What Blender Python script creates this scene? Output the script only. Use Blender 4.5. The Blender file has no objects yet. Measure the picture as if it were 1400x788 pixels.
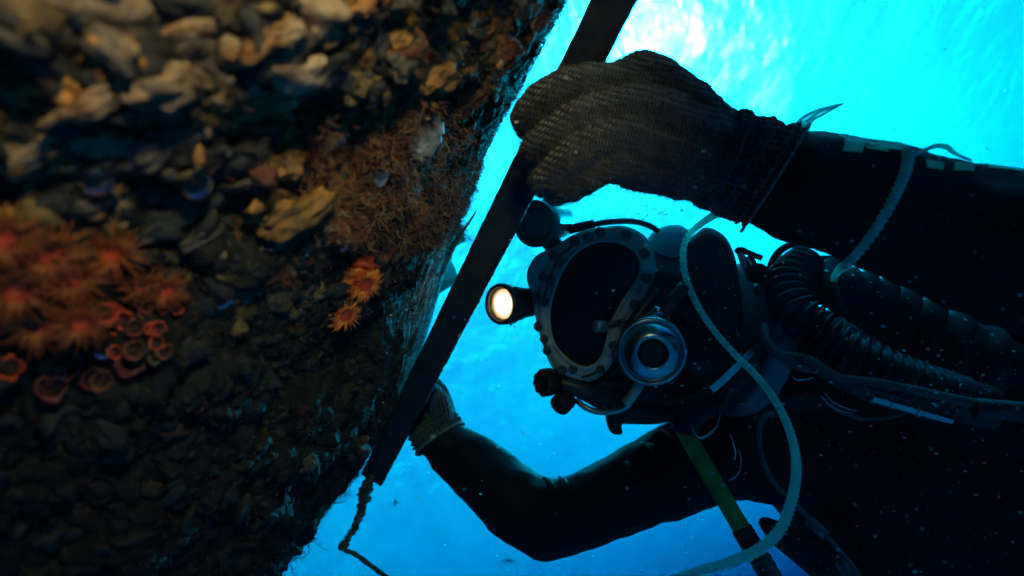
import bpy, bmesh, math, random
import numpy as np
from mathutils import Vector, Matrix, noise

R = math.radians
scene = bpy.context.scene
COL = scene.collection

# ------------------------------------------------------------------ camera
PITCH = 38.0
ROLL = -30.0                                # the photographer held the camera leaning to the right
F = 933.0                                   # focal length in pixels of a 1400 px wide frame
cam_data = bpy.data.cameras.new("camera")
cam = bpy.data.objects.new("camera", cam_data)
COL.objects.link(cam)
cam.location = (0, 0, 0)
CM = Matrix.Rotation(R(90 + PITCH), 3, 'X') @ Matrix.Rotation(R(ROLL), 3, 'Z')
cam.rotation_euler = CM.to_euler()
cam_data.sensor_width = 36
cam_data.lens = 36 * F / 1400
cam_data.clip_start = 0.01
cam_data.clip_end = 1500
cam_data.dof.use_dof = True
cam_data.dof.focus_distance = 0.80
cam_data.dof.aperture_fstop = 3.4
scene.camera = cam


def cw(x, y, z):
    """camera coordinates (right, up, forward) to the world"""
    return CM @ Vector((x, y, -z))


def P(px, py, d):
    """the point d metres in front of the camera that the photograph shows at px, py"""
    return cw(d * (px - 700) / F, d * (394 - py) / F, d)


# ------------------------------------------------------------------ sky, sun, exposure
_w = P(884, 34, 1).normalized()             # where the sun shows through the surface
elev = math.acos(min(1, 1.33 * math.hypot(_w.x, _w.y)))      # its height in the air above (refraction)
azim = math.atan2(_w.x, _w.y)
SUN_DIR = Vector((math.cos(elev) * math.sin(azim), math.cos(elev) * math.cos(azim), math.sin(elev)))
world = bpy.data.worlds.new("World")
scene.world = world
world.use_nodes = True
wn = world.node_tree
bg = wn.nodes["Background"]
sky = wn.nodes.new("ShaderNodeTexSky")
sky.sky_type = 'NISHITA'
sky.sun_disc = False
sky.sun_elevation = elev
sky.sun_rotation = azim
wn.links.new(sky.outputs[0], bg.inputs[0])
bg.inputs[1].default_value = 0.14
sun_data = bpy.data.lights.new("sun", 'SUN')
sun_data.energy = 5.0
sun_data.angle = R(0.5)
sun_data.color = (1.0, 0.96, 0.9)
sun = bpy.data.objects.new("sun", sun_data)
COL.objects.link(sun)
sun.location = (0, 0, 8)
sun.rotation_euler = SUN_DIR.to_track_quat('Z', 'Y').to_euler()
# the video light on the camera's bracket: it makes the glints on the helmet and the colours of the growth
vl_data = bpy.data.lights.new("video_light", 'SPOT')
vl_data.energy = 4.0
vl_data.color = (1.0, 0.56, 0.29)
vl_data.spot_size = R(73)
vl_data.spot_blend = 1.0
vl_data.shadow_soft_size = 0.045
video_light = bpy.data.objects.new("video_light", vl_data)
COL.objects.link(video_light)
video_light.location = cw(0.06, 0.30, -0.03)
video_light.rotation_euler = (Vector(video_light.location) - P(330, 40, 0.48)).to_track_quat('Z', 'Y').to_euler()
scene.view_settings.view_transform = 'Standard'
scene.view_settings.look = 'None'
scene.view_settings.gamma = 1
scene.view_settings.exposure = 2.45
scene.cycles.use_denoising = True
scene.cycles.max_bounces = 8
scene.cycles.transparent_max_bounces = 12
scene.cycles.volume_bounces = 0
scene.cycles.sample_clamp_indirect = 6.0
scene.cycles.caustics_reflective = False


# ------------------------------------------------------------------ material helpers
def new_mat(name):
    m = bpy.data.materials.new(name)
    m.use_nodes = True
    nt = m.node_tree
    b = nt.nodes["Principled BSDF"]
    return m, nt, b


def node(nt, kind, **kw):
    n = nt.nodes.new(kind)
    for k, v in kw.items():
        if k in n.inputs:
            n.inputs[k].default_value = v
        else:
            setattr(n, k, v)
    return n


def noise_mat(name, c1, c2, scale=20, rough=0.6, metal=0.0, bump=0.3, bump_scale=None, detail=6, dist=0.003,
              lo=0.35, hi=0.65, c3=None, scale3=6):
    """two (or three) colours mixed by noise, with a fine relief"""
    m, nt, b = new_mat(name)
    tc = node(nt, "ShaderNodeTexCoord")
    n1 = node(nt, "ShaderNodeTexNoise", Scale=scale, Detail=detail)
    nt.links.new(tc.outputs["Object"], n1.inputs["Vector"])
    cr = node(nt, "ShaderNodeValToRGB")
    cr.color_ramp.elements[0].position = lo
    cr.color_ramp.elements[1].position = hi
    cr.color_ramp.elements[0].color = (*c1, 1)
    cr.color_ramp.elements[1].color = (*c2, 1)
    nt.links.new(n1.outputs["Fac"], cr.inputs[0])
    col = cr.outputs[0]
    if c3:
        n3 = node(nt, "ShaderNodeTexNoise", Scale=scale3, Detail=3)
        nt.links.new(tc.outputs["Object"], n3.inputs["Vector"])
        r3 = node(nt, "ShaderNodeValToRGB")
        r3.color_ramp.elements[0].position = 0.52
        r3.color_ramp.elements[1].position = 0.62
        nt.links.new(n3.outputs["Fac"], r3.inputs[0])
        mx = node(nt, "ShaderNodeMix", data_type='RGBA')
        nt.links.new(r3.outputs[0], mx.inputs["Factor"])
        nt.links.new(col, mx.inputs[6])
        mx.inputs[7].default_value = (*c3, 1)
        col = mx.outputs[2]
    nt.links.new(col, b.inputs["Base Color"])
    b.inputs["Roughness"].default_value = rough
    b.inputs["Metallic"].default_value = metal
    if bump:
        n2 = node(nt, "ShaderNodeTexNoise", Scale=bump_scale or scale * 4, Detail=4)
        nt.links.new(tc.outputs["Object"], n2.inputs["Vector"])
        bp = node(nt, "ShaderNodeBump", Strength=bump, Distance=dist)
        nt.links.new(n2.outputs["Fac"], bp.inputs["Height"])
        nt.links.new(bp.outputs[0], b.inputs["Normal"])
    return m


# ------------------------------------------------------------------ object helpers
def mesh_obj(name, verts, faces, mat=None, parent=None, origin=None, smooth=True, mats=None, fmat=None):
    """one mesh object from world-space vertices; its origin sits at `origin` (or the mean of the vertices)"""
    V = np.asarray(verts, dtype=float)
    o0 = np.array(origin) if origin is not None else V.mean(axis=0)
    if parent is not None:
        base = np.array(parent["_w"].to_list() if hasattr(parent["_w"], "to_list") else list(parent["_w"]))
    else:
        base = np.zeros(3)
    me = bpy.data.meshes.new(name)
    me.from_pydata((V - o0).tolist(), [], [list(f) for f in faces])
    if mats:
        for m in mats:
            me.materials.append(m)
        if fmat is not None:
            me.polygons.foreach_set("material_index", np.asarray(fmat, dtype=np.int32))
    elif mat:
        me.materials.append(mat)
    if smooth:
        me.polygons.foreach_set("use_smooth", np.ones(len(me.polygons), dtype=bool))
    me.update()
    o = bpy.data.objects.new(name, me)
    COL.objects.link(o)
    o.location = o0 - base
    o["_w"] = [float(c) for c in o0]
    if parent is not None:
        o.parent = parent
    return o


def thing(name, label, cat, loc, group=None):
    o = bpy.data.objects.new(name, None)
    o.empty_display_size = 0.05
    COL.objects.link(o)
    o.location = loc
    o["_w"] = [float(c) for c in loc]
    return tag(o, label, cat, group)


def tag(o, label=None, cat=None, group=None, kind=None):
    if label:
        o["label"] = label
    if cat:
        o["category"] = cat
    if group:
        o["group"] = group
    if kind:
        o["kind"] = kind
    return o


class MB:
    """collects shapes, then links them as ONE mesh object"""

    def __init__(self):
        self.v, self.f, self.m = [], [], []

    def add(self, verts, faces, m=0):
        b = len(self.v)
        self.v.extend([tuple(p) for p in verts])
        self.f.extend([tuple(i + b for i in f) for f in faces])
        self.m.extend([m] * len(faces))
        return self

    def build(self, name, mat, parent=None, origin=None, smooth=True):
        if isinstance(mat, (list, tuple)):
            return mesh_obj(name, self.v, self.f, None, parent, origin, smooth, mats=mat, fmat=self.m)
        return mesh_obj(name, self.v, self.f, mat, parent, origin, smooth)


def catmull(pts, n):
    """n points along a smooth curve through pts (any dimension)"""
    A = np.asarray(pts, dtype=float)
    if len(A) == 2:
        t = np.linspace(0, 1, n)[:, None]
        return A[0] * (1 - t) + A[1] * t
    A = np.vstack([2 * A[0] - A[1], A, 2 * A[-1] - A[-2]])
    k = len(A) - 3
    out = []
    for u in np.linspace(0, k - 1e-9, n):
        i = int(u)
        t = u - i
        p0, p1, p2, p3 = A[i:i + 4]
        out.append(0.5 * (2 * p1 + (p2 - p0) * t + (2 * p0 - 5 * p1 + 4 * p2 - p3) * t * t + (3 * p1 - p0 - 3 * p2 + p3) * t ** 3))
    return np.array(out)


def frames(path):
    """parallel-transport frames along a polyline"""
    Pn = np.asarray(path, dtype=float)
    T = np.gradient(Pn, axis=0).astype(float)
    T /= np.maximum(np.linalg.norm(T, axis=1)[:, None], 1e-12)
    up = np.array([0, 0, 1.0]) if abs(T[0][2]) < 0.9 else np.array([1.0, 0, 0])
    n = np.cross(T[0], up)
    n /= np.linalg.norm(n)
    Ns = [n]
    for i in range(1, len(Pn)):
        n = Ns[-1] - T[i] * np.dot(Ns[-1], T[i])
        n /= max(np.linalg.norm(n), 1e-12)
        Ns.append(n)
    Ns = np.array(Ns)
    return T, Ns, np.cross(T, Ns)


def tube(path, radius, seg=12, cap=True, mod=None):
    """a tube along path; radius a number or one per point; mod(i, angle) scales the radius"""
    Pn = np.asarray(path, dtype=float)
    n = len(Pn)
    r = np.full(n, radius) if np.isscalar(radius) else np.asarray(radius)
    T, N, B = frames(Pn)
    a = np.linspace(0, 2 * math.pi, seg, endpoint=False)
    verts, faces = [], []
    for i in range(n):
        k = np.array([mod(i, x) for x in a]) if mod else np.ones(seg)
        ring = Pn[i] + r[i] * k[:, None] * (np.cos(a)[:, None] * N[i] + np.sin(a)[:, None] * B[i])
        verts.extend(ring.tolist())
    for i in range(n - 1):
        for j in range(seg):
            j2 = (j + 1) % seg
            faces.append((i * seg + j, i * seg + j2, (i + 1) * seg + j2, (i + 1) * seg + j))
    if cap:
        c0 = len(verts)
        verts.append((Pn[0] - T[0] * r[0] * 0.35).tolist())
        verts.append((Pn[-1] + T[-1] * r[-1] * 0.35).tolist())
        for j in range(seg):
            j2 = (j + 1) % seg
            faces.append((c0, j2, j))
            faces.append((c0 + 1, (n - 1) * seg + j, (n - 1) * seg + j2))
    return verts, faces


def lathe(prof, origin, axis, seg=32):
    """prof = [(radius, height)...] turned about axis from origin"""
    ax = np.array(axis, dtype=float)
    ax /= np.linalg.norm(ax)
    up = np.array([0, 0, 1.0]) if abs(ax[2]) < 0.9 else np.array([1.0, 0, 0])
    u = np.cross(ax, up)
    u /= np.linalg.norm(u)
    v = np.cross(ax, u)
    o = np.array(origin, dtype=float)
    verts, faces = [], []
    for (r, h) in prof:
        for j in range(seg):
            a = 2 * math.pi * j / seg
            verts.append((o + ax * h + r * (math.cos(a) * u + math.sin(a) * v)).tolist())
    n = len(prof)
    for i in range(n - 1):
        for j in range(seg):
            j2 = (j + 1) % seg
            faces.append((i * seg + j, i * seg + j2, (i + 1) * seg + j2, (i + 1) * seg + j))
    faces.append(tuple(reversed(range(seg))))
    faces.append(tuple((n - 1) * seg + j for j in range(seg)))
    return verts, faces


def pathP(pts, n):
    """smooth world path through (px, py, depth) points"""
    return catmull([tuple(P(*p)) for p in pts], n)


# vectorised value noise --------------------------------------------------
_rs = np.random.RandomState(7)
_perm = _rs.rand(64, 64, 64)


def vnoise(X):
    i = np.floor(X).astype(int)
    f = X - i
    f = f * f * (3 - 2 * f)
    out = 0
    for dx in (0, 1):
        for dy in (0, 1):
            for dz in (0, 1):
                w = (f[:, 0] if dx else 1 - f[:, 0]) * (f[:, 1] if dy else 1 - f[:, 1]) * (f[:, 2] if dz else 1 - f[:, 2])
                out = out + w * _perm[(i[:, 0] + dx) % 64, (i[:, 1] + dy) % 64, (i[:, 2] + dz) % 64]
    return out


def worley(X, scale):
    """rounded cells: a dome height 0..1 per point and the number of its cell (0..1)"""
    X = np.asarray(X) * scale
    i0 = np.floor(X).astype(int)
    best = np.full(len(X), 9.0)
    ident = np.zeros(len(X))
    for dx in (-1, 0, 1):
        for dy in (-1, 0, 1):
            for dz in (-1, 0, 1):
                c = i0 + (dx, dy, dz)
                k = (c[:, 0] % 64, c[:, 1] % 64, c[:, 2] % 64)
                k2 = (k[1], k[2], k[0])
                k3 = (k[2], (k[0] + 31) % 64, k[1])
                f = np.stack([_perm[k], _perm[k2], _perm[k3]], axis=1)
                d = ((c + f - X) ** 2).sum(1)
                m = d < best
                best[m] = d[m]
                ident[m] = _perm[(k[0] + 7) % 64, (k[1] + 3) % 64, k[2]][m]
    return np.sqrt(np.clip(1 - best / 0.75, 0, 1)), ident


def fbm(X, scale, octv=4):
    X = np.asarray(X) * scale
    a, s, t = 1.0, 0, 0
    for k in range(octv):
        s = s + a * vnoise(X + 17.3 * k)
        t += a
        a *= 0.5
        X = X * 2.03
    return s / t


# ------------------------------------------------------------------ the open water
WATER_Z = 4.2


def build_water():
    m, nt, b = new_mat("water_surface")
    nt.nodes.remove(b)
    out = nt.nodes["Material Output"]
    tc = node(nt, "ShaderNodeTexCoord")
    mp = node(nt, "ShaderNodeMapping")
    mp.inputs["Scale"].default_value = (1.0, 0.55, 1.0)
    mp.inputs["Rotation"].default_value = (0, 0, R(35))
    n1 = node(nt, "ShaderNodeTexNoise", Scale=5.0, Detail=5, Roughness=0.6, Distortion=0.6)
    nt.links.new(tc.outputs["Object"], mp.inputs[0])
    nt.links.new(mp.outputs[0], n1.inputs["Vector"])
    bp = node(nt, "ShaderNodeBump", Strength=0.5, Distance=0.10)
    nt.links.new(n1.outputs["Fac"], bp.inputs["Height"])
    rf = node(nt, "ShaderNodeBsdfRefraction", Roughness=0.52, IOR=1.33)
    rf.inputs["Color"].default_value = (0.9, 0.97, 1, 1)
    rs = node(nt, "ShaderNodeBsdfRefraction", Roughness=0.30, IOR=1.33)
    rs.inputs["Color"].default_value = (0.95, 0.98, 1, 1)
    nt.links.new(bp.outputs[0], rs.inputs["Normal"])
    m0 = node(nt, "ShaderNodeMixShader", Fac=0.68)
    nt.links.new(rf.outputs[0], m0.inputs[1])
    nt.links.new(rs.outputs[0], m0.inputs[2])
    tl = node(nt, "ShaderNodeBsdfTranslucent")
    tl.inputs["Color"].default_value = (0.8, 0.95, 1, 1)
    tp = node(nt, "ShaderNodeBsdfTransparent")
    tp.inputs["Color"].default_value = (0.9, 0.97, 1, 1)
    nt.links.new(bp.outputs[0], rf.inputs["Normal"])
    nt.links.new(bp.outputs[0], tl.inputs["Normal"])
    m1 = node(nt, "ShaderNodeMixShader", Fac=0.28)
    m2 = node(nt, "ShaderNodeMixShader", Fac=0.36)
    nt.links.new(m0.outputs[0], m1.inputs[1])
    nt.links.new(tl.outputs[0], m1.inputs[2])
    nt.links.new(m1.outputs[0], m2.inputs[1])
    nt.links.new(tp.outputs[0], m2.inputs[2])
    nt.links.new(m2.outputs[0], out.inputs[0])
    # a sheet of waves, fine above the diver and coarser far off
    def axis(lo, hi, c, fine, n):
        t = np.linspace(-1, 1, n)
        s = np.sign(t) * (np.abs(t) * fine + np.abs(t) ** 4 * (1 - fine))
        return np.where(s < 0, c + s * (c - lo), c + s * (hi - c))
    xs = axis(-88, 88, 1.0, 0.22, 330)
    ys = axis(-60, 118, 5.0, 0.22, 330)
    X, Y = np.meshgrid(xs, ys, indexing='ij')
    Q = np.stack([X.ravel(), Y.ravel() * 0.6, np.zeros(X.size)], axis=1)
    z = 0.16 * (fbm(Q, 0.55, 2) - 0.5) + 0.19 * (fbm(Q, 1.9, 3) - 0.5)
    V = np.stack([X.ravel(), Y.ravel(), WATER_Z + z], axis=1)
    ny = len(ys)
    faces = [(i * ny + j, (i + 1) * ny + j, (i + 1) * ny + j + 1, i * ny + j + 1) for i in range(len(xs) - 1) for j in range(ny - 1)]
    o = mesh_obj("water", V, faces, m, origin=(0, 0, WATER_Z))
    tag(o, kind="structure")


build_water()

# unseen sandy bottom, placed shallow and pale to bounce light onto the diver
sb = noise_mat("seabed_sand", (0.48, 0.46, 0.40), (0.62, 0.60, 0.53), scale=0.8, rough=0.95, bump=0.4, bump_scale=6, dist=0.05)
gx = np.linspace(-88, 88, 60)
gy = np.linspace(-60, 118, 60)
GX, GY = np.meshgrid(gx, gy, indexing='ij')
gz = -4 + 0.6 * (fbm(np.stack([GX.ravel(), GY.ravel(), 0 * GX.ravel()], axis=1), 0.08, 3) - 0.5)
tag(mesh_obj("seabed", np.stack([GX.ravel(), GY.ravel(), gz], axis=1),
             [(i * 60 + j, (i + 1) * 60 + j, (i + 1) * 60 + j + 1, i * 60 + j + 1) for i in range(59) for j in range(59)], sb,
             origin=(0, 0, -4)), kind="structure")


def build_haze():
    m = bpy.data.materials.new("sea_water_volume")
    m.use_nodes = True
    nt = m.node_tree
    nt.nodes.remove(nt.nodes["Principled BSDF"])
    pv = node(nt, "ShaderNodeVolumePrincipled")
    pv.inputs["Color"].default_value = (0.0, 0.003, 0.006, 1)
    pv.inputs["Absorption Color"].default_value = (0.02, 0.665, 0.77, 1)
    pv.inputs["Density"].default_value = 0.8
    pv.inputs["Anisotropy"].default_value = 0.6
    nt.links.new(pv.outputs[0], nt.nodes["Material Output"].inputs["Volume"])
    x0, x1, y0, y1, z0, z1 = -90, 90, -62, 120, -5.6, WATER_Z + 0.6
    v = [(x, y, z) for x in (x0, x1) for y in (y0, y1) for z in (z0, z1)]
    f = [(0, 1, 3, 2), (4, 6, 7, 5), (0, 4, 5, 1), (2, 3, 7, 6), (0, 2, 6, 4), (1, 5, 7, 3)]
    o = mesh_obj("haze", v, f, m, origin=(0, 0, 0), smooth=False)
    tag(o, kind="stuff")


build_haze()


# ------------------------------------------------------------------ the overgrown hull on the left
S0, S1 = P(785, 0, 0.80), P(365, 788, 1.35)
HA = (S0 - S1).normalized()                       # along the hull
HN = S0.cross(S1).normalized()                    # outward where it is seen edge-on
if HN.dot(cw(1, 0, 0)) < 0:
    HN = -HN
HM = HA.cross(HN).normalized()                    # outward towards the diver's camera
if HM.dot(cw(0, 0, -1)) < 0:
    HM = -HM
HR = 0.85
HC = S1 - HN * HR
HAn, HNn, HMn, HCn = (np.array(v) for v in (HA, HN, HM, HC))
SLEN = (S0 - S1).length
# how far the edge swells beyond a straight line, from the top of the picture down
BULGE = [(-300, -0.006), (60, -0.011), (160, -0.012), (250, -0.010), (310, 0.001), (400, 0.026), (465, 0.049), (520, 0.052), (574, 0.040), (614, 0.022), (674, 0.006), (714, -0.004), (788, -0.085), (1000, -0.17)]


def _chord(y):
    u = min(max(y, -300), 1000) / 788
    d = 1 / ((1 - u) / 0.80 + u / 1.35)
    return (P(785 - 420 * u, 788 * u, d) - S1).dot(HA)


_bs = [( _chord(y), h) for y, h in BULGE][::-1]
_fs = np.linspace(_bs[0][0], _bs[-1][0], 200)
_fh = np.interp(_fs, [b[0] for b in _bs], [b[1] for b in _bs])
_fh = np.convolve(np.pad(_fh, 8, mode='edge'), np.ones(17) / 17, mode='valid')
BULGE_S, BULGE_H = _fs, _fh


def hull_radius(s, th):
    return HR + np.interp(s, BULGE_S, BULGE_H)


PALETTE = np.array([(0.27, 0.165, 0.08), (0.26, 0.11, 0.02), (0.10, 0.065, 0.022), (0.10, 0.075, 0.055), (0.15, 0.042, 0.02), (0.012, 0.012, 0.012)])


def crust(base, th):
    """relief height of the crust and its colour: soft merging cells, finer grains between"""
    px, py, _ = to_px(base)
    warp = base + 0.012 * np.stack([fbm(base + 3, 30, 3), fbm(base + 9, 30, 3), fbm(base + 15, 30, 3)], axis=1)
    big, id1 = worley(warp, 27)
    mid, id2 = worley(warp + 5.5, 62)
    low = fbm(base, 11, 4) - 0.5
    bil = np.abs(2 * fbm(base + 31, 80, 3) - 1)
    fine, _ = worley(warp + 2.2, 135)
    m = np.clip((fbm(base + 50, 16, 2) - 0.40) * 6, 0, 1)
    h = 0.050 * low + 0.016 * big * m * (id1 > 0.35) + 0.0085 * mid + 0.008 * bil + 0.0032 * fine
    # what grows where; more dark growth lower down stands in for shade
    top = np.clip(1 - py / 340, 0, 1)
    patch = np.exp(-((px - 510) / 105) ** 4 - ((py - 235) / 110) ** 4)
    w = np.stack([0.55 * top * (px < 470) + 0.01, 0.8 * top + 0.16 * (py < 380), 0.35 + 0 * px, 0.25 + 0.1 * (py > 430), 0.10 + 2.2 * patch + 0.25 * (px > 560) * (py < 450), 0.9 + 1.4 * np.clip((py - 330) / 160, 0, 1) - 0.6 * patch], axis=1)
    w = np.cumsum(w / w.sum(1)[:, None], axis=1)
    pick1 = (id1[:, None] > w).sum(1).clip(0, 5)
    pick2 = (id2[:, None] > w).sum(1).clip(0, 5)
    k = np.where(big * m * (id1 > 0.35) > 0.25, pick1, pick2)
    col = PALETTE[k]
    col = np.where((py > 420)[:, None] & (k != 5)[:, None], col * 0.55, col)                # shade of the lower hull put into the colour
    f = fbm(base + 77, 120, 3)
    col = col * (0.45 + 1.1 * f)[:, None]
    return h, col


def hull_points(s, th, relief=True):
    """points and normals of the hull at length s and angle th (arrays)"""
    nrm = np.cos(th)[:, None] * HNn + np.sin(th)[:, None] * HMn
    base = HCn + s[:, None] * HAn + hull_radius(s, th)[:, None] * nrm
    if relief:
        h, _ = crust(base, th)
        base = base + nrm * (np.clip((th - 0.02) / 0.34, 0.10, 1.0) * h)[:, None]
    return base, nrm


def to_px(X):
    Xc = np.asarray(X) @ np.array(CM)             # rows are camera axes
    d = -Xc[:, 2]
    return 700 + F * Xc[:, 0] / d, 394 - F * Xc[:, 1] / d, d


# a look-up from a place in the photograph to the hull: a table of (px, py) -> (s, th)
_ss, _tt = np.meshgrid(np.linspace(-0.5, 2.2, 540), np.linspace(-0.02, 1.5, 300), indexing='ij')
_ss, _tt = _ss.ravel(), _tt.ravel()
_X, _N = hull_points(_ss, _tt)
_hx, _hy, _hd = to_px(_X)
_face = np.einsum('ij,ij->i', _N, -_X) > 0
_hx[~_face] = 1e9


def on_hull(px, py):
    i = np.argmin((_hx - px) ** 2 + (_hy - py) ** 2)
    return Vector(_X[i]), Vector(_N[i]), float(_hd[i])


def build_hull():
    ns, nt_ = 860, 520
    s = np.concatenate([np.linspace(-0.55, -0.14, 20), np.linspace(-0.13, 1.62, ns), np.linspace(1.64, 2.3, 20)])
    ns = len(s)
    th = np.concatenate([np.linspace(-0.2, -0.01, 12), np.linspace(0, 1.3, nt_), np.linspace(1.32, 2 * math.pi - 0.25, 60)])
    nth = len(th)
    SS, TT = np.meshgrid(s, th, indexing='ij')
    X, nrm = hull_points(SS.ravel(), TT.ravel(), relief=False)
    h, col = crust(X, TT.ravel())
    amp = np.clip((TT.ravel() - 0.02) / 0.34, 0.10, 1.0)
    X = X + nrm * (h * amp)[:, None]
    ii, jj = np.meshgrid(np.arange(ns - 1), np.arange(nth), indexing='ij')
    j2 = (jj + 1) % nth
    faces = np.stack([ii * nth + jj, ii * nth + j2, (ii + 1) * nth + j2, (ii + 1) * nth + jj], axis=-1).reshape(-1, 4).tolist()
    n0 = len(X)
    X = np.vstack([X, HCn + s[0] * HAn, HCn + s[-1] * HAn])
    for j in range(nth):
        faces.append((n0, (j + 1) % nth, j))
        faces.append((n0 + 1, (ns - 1) * nth + j, (ns - 1) * nth + (j + 1) % nth))
    m, nt, b = new_mat("hull_crust")
    at = node(nt, "ShaderNodeAttribute", attribute_name="growth")
    tc = node(nt, "ShaderNodeTexCoord")
    nz = node(nt, "ShaderNodeTexNoise", Scale=260.0, Detail=4, Roughness=0.7)
    nt.links.new(tc.outputs["Object"], nz.inputs["Vector"])
    mx = node(nt, "ShaderNodeMix", data_type='RGBA', blend_type='MULTIPLY')
    mx.inputs["Factor"].default_value = 0.8
    rp = node(nt, "ShaderNodeValToRGB")
    rp.color_ramp.elements[0].position = 0.35
    rp.color_ramp.elements[1].position = 0.65
    rp.color_ramp.elements[0].color = (0.35, 0.33, 0.32, 1)
    rp.color_ramp.elements[1].color = (1.3, 1.25, 1.2, 1)
    nt.links.new(nz.outputs["Fac"], rp.inputs[0])
    nt.links.new(at.outputs["Color"], mx.inputs[6])
    nt.links.new(rp.outputs[0], mx.inputs[7])
    nt.links.new(mx.outputs[2], b.inputs["Base Color"])
    bp = node(nt, "ShaderNodeBump", Strength=0.9, Distance=0.0025)
    nt.links.new(nz.outputs["Fac"], bp.inputs["Height"])
    nt.links.new(bp.outputs[0], b.inputs["Normal"])
    b.inputs["Roughness"].default_value = 0.75
    b.inputs["Specular IOR Level"].default_value = 0.3
    o = mesh_obj("hull", X, faces, m, origin=HCn + 0.8 * HAn)
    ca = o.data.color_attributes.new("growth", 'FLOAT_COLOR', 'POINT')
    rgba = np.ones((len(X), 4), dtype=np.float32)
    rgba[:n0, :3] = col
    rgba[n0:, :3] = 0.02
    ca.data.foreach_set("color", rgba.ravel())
    tag(o, "dark curved steel hull covered in marine growth, filling the left side", "hull")
    return o


hull = build_hull()

# unit lump -------------------------------------------------------------
def ico(sub):
    bm = bmesh.new()
    bmesh.ops.create_icosphere(bm, subdivisions=sub, radius=1)
    v = np.array([tuple(x.co) for x in bm.verts])
    f = [tuple(x.index for x in q.verts) for q in bm.faces]
    bm.free()
    return v, f


ICO1, ICO1F = ico(1)
ICO2, ICO2F = ico(2)
ICO3, ICO3F = ico(3)
ICO4, ICO4F = ico(4)
rng = np.random.RandomState(11)


def lump(base, centre, nrm, along, a, b, c, seed, rough=0.35, freq=1.6):
    """a knobbly stone-like shape: half-axes a (along), b (across), c (out of the surface)"""
    n = np.array(nrm, dtype=float)
    u = np.array(along, dtype=float) - n * np.dot(along, n)
    u /= max(np.linalg.norm(u), 1e-9)
    v = np.cross(n, u)
    k = 1 + rough * 2 * (fbm(base + seed * 3.17, freq, 3) - 0.5)
    q = base * k[:, None]
    return np.array(centre) + q[:, :1] * a * u + q[:, 1:2] * b * v + q[:, 2:] * c * n


cream = noise_mat("cream_shell", (0.03, 0.018, 0.009), (0.32, 0.215, 0.125), scale=34, rough=0.6, bump=0.7, bump_scale=240, dist=0.003, lo=0.36, hi=0.62, c3=(0.16, 0.075, 0.02), scale3=26)
ochre = noise_mat("ochre_growth", (0.02, 0.010, 0.003), (0.36, 0.15, 0.028), scale=50, rough=0.7, bump=0.7, bump_scale=320, dist=0.002)
olive = noise_mat("olive_growth", (0.010, 0.008, 0.004), (0.15, 0.09, 0.028), scale=60, rough=0.8, bump=0.7, bump_scale=320, dist=0.002)
slate = noise_mat("grey_growth", (0.005, 0.007, 0.009), (0.10, 0.072, 0.05), scale=50, rough=0.7, bump=0.7, bump_scale=320, dist=0.002)
maroon = noise_mat("maroon_growth", (0.010, 0.004, 0.003), (0.18, 0.05, 0.025), scale=60, rough=0.85, bump=0.7, bump_scale=350, dist=0.002)
soot = noise_mat("dark_growth", (0.003, 0.004, 0.005), (0.022, 0.021, 0.018), scale=60, rough=0.8, bump=0.7, bump_scale=350, dist=0.002)
GROWTH = [cream, ochre, olive, slate, maroon, soot]


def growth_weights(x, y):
    """what grows where, with dark growth low down standing in for shade"""
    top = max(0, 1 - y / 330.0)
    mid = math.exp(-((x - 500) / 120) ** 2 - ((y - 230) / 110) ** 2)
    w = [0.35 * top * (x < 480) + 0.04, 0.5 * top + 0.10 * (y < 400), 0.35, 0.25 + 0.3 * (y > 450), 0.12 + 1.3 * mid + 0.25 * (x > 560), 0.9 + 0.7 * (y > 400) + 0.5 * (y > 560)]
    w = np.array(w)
    if y > 350:  # lower hull's shade painted by choosing darker growth colours
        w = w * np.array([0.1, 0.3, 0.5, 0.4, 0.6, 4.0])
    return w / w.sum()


def build_growth():
    mb = MB()
    n = 0
    tries = 0
    while n < 1700 and tries < 40000:
        tries += 1
        i = rng.randint(len(_ss))
        x, y = _hx[i], _hy[i]
        if not (-60 < x < 800 and -60 < y < 850):
            continue
        th = _tt[i]
        near = min(1.0, max(0.06, (th - 0.03) / 0.5))
        if rng.rand() > 0.25 + 0.75 * near:
            continue
        if y > 350 and rng.rand() < 0.6:
            continue
        size = (0.0030 + 0.0095 * rng.rand() ** 3.2) * (0.45 + 0.55 * near)
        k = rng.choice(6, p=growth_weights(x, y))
        if 420 < x < 640 and 150 < y < 340:
            size *= 0.5
        if k == 0:
            size *= 1.25
        nn = _N[i] + 0.35 * rng.randn(3)
        nn /= np.linalg.norm(nn)
        al = 0.6 * rng.randn(3) + np.array(cw(1.3, -0.45, 0))
        big = size > 0.0062
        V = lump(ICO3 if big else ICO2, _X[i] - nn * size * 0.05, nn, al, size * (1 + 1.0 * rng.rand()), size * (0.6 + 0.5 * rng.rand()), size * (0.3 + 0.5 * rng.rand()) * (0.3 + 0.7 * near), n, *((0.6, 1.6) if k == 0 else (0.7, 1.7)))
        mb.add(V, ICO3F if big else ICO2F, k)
        n += 1
    o = mb.build("encrusting_growth", GROWTH)
    tag(o, "crust of countless small shells, sponges and algae all over the hull", "marine growth", kind="stuff")


build_growth()


def strand(p, d, length, r, bend, rs, seg=4):
    """a thin bent filament starting at p"""
    pts = [np.array(p)]
    dd = np.array(d, dtype=float)
    for k in range(seg):
        dd = dd + bend * rs.randn(3)
        dd /= np.linalg.norm(dd)
        pts.append(pts[-1] + dd * length / seg)
    return tube(pts, np.linspace(r, r * 0.5, seg + 1), 3, cap=False)


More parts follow.
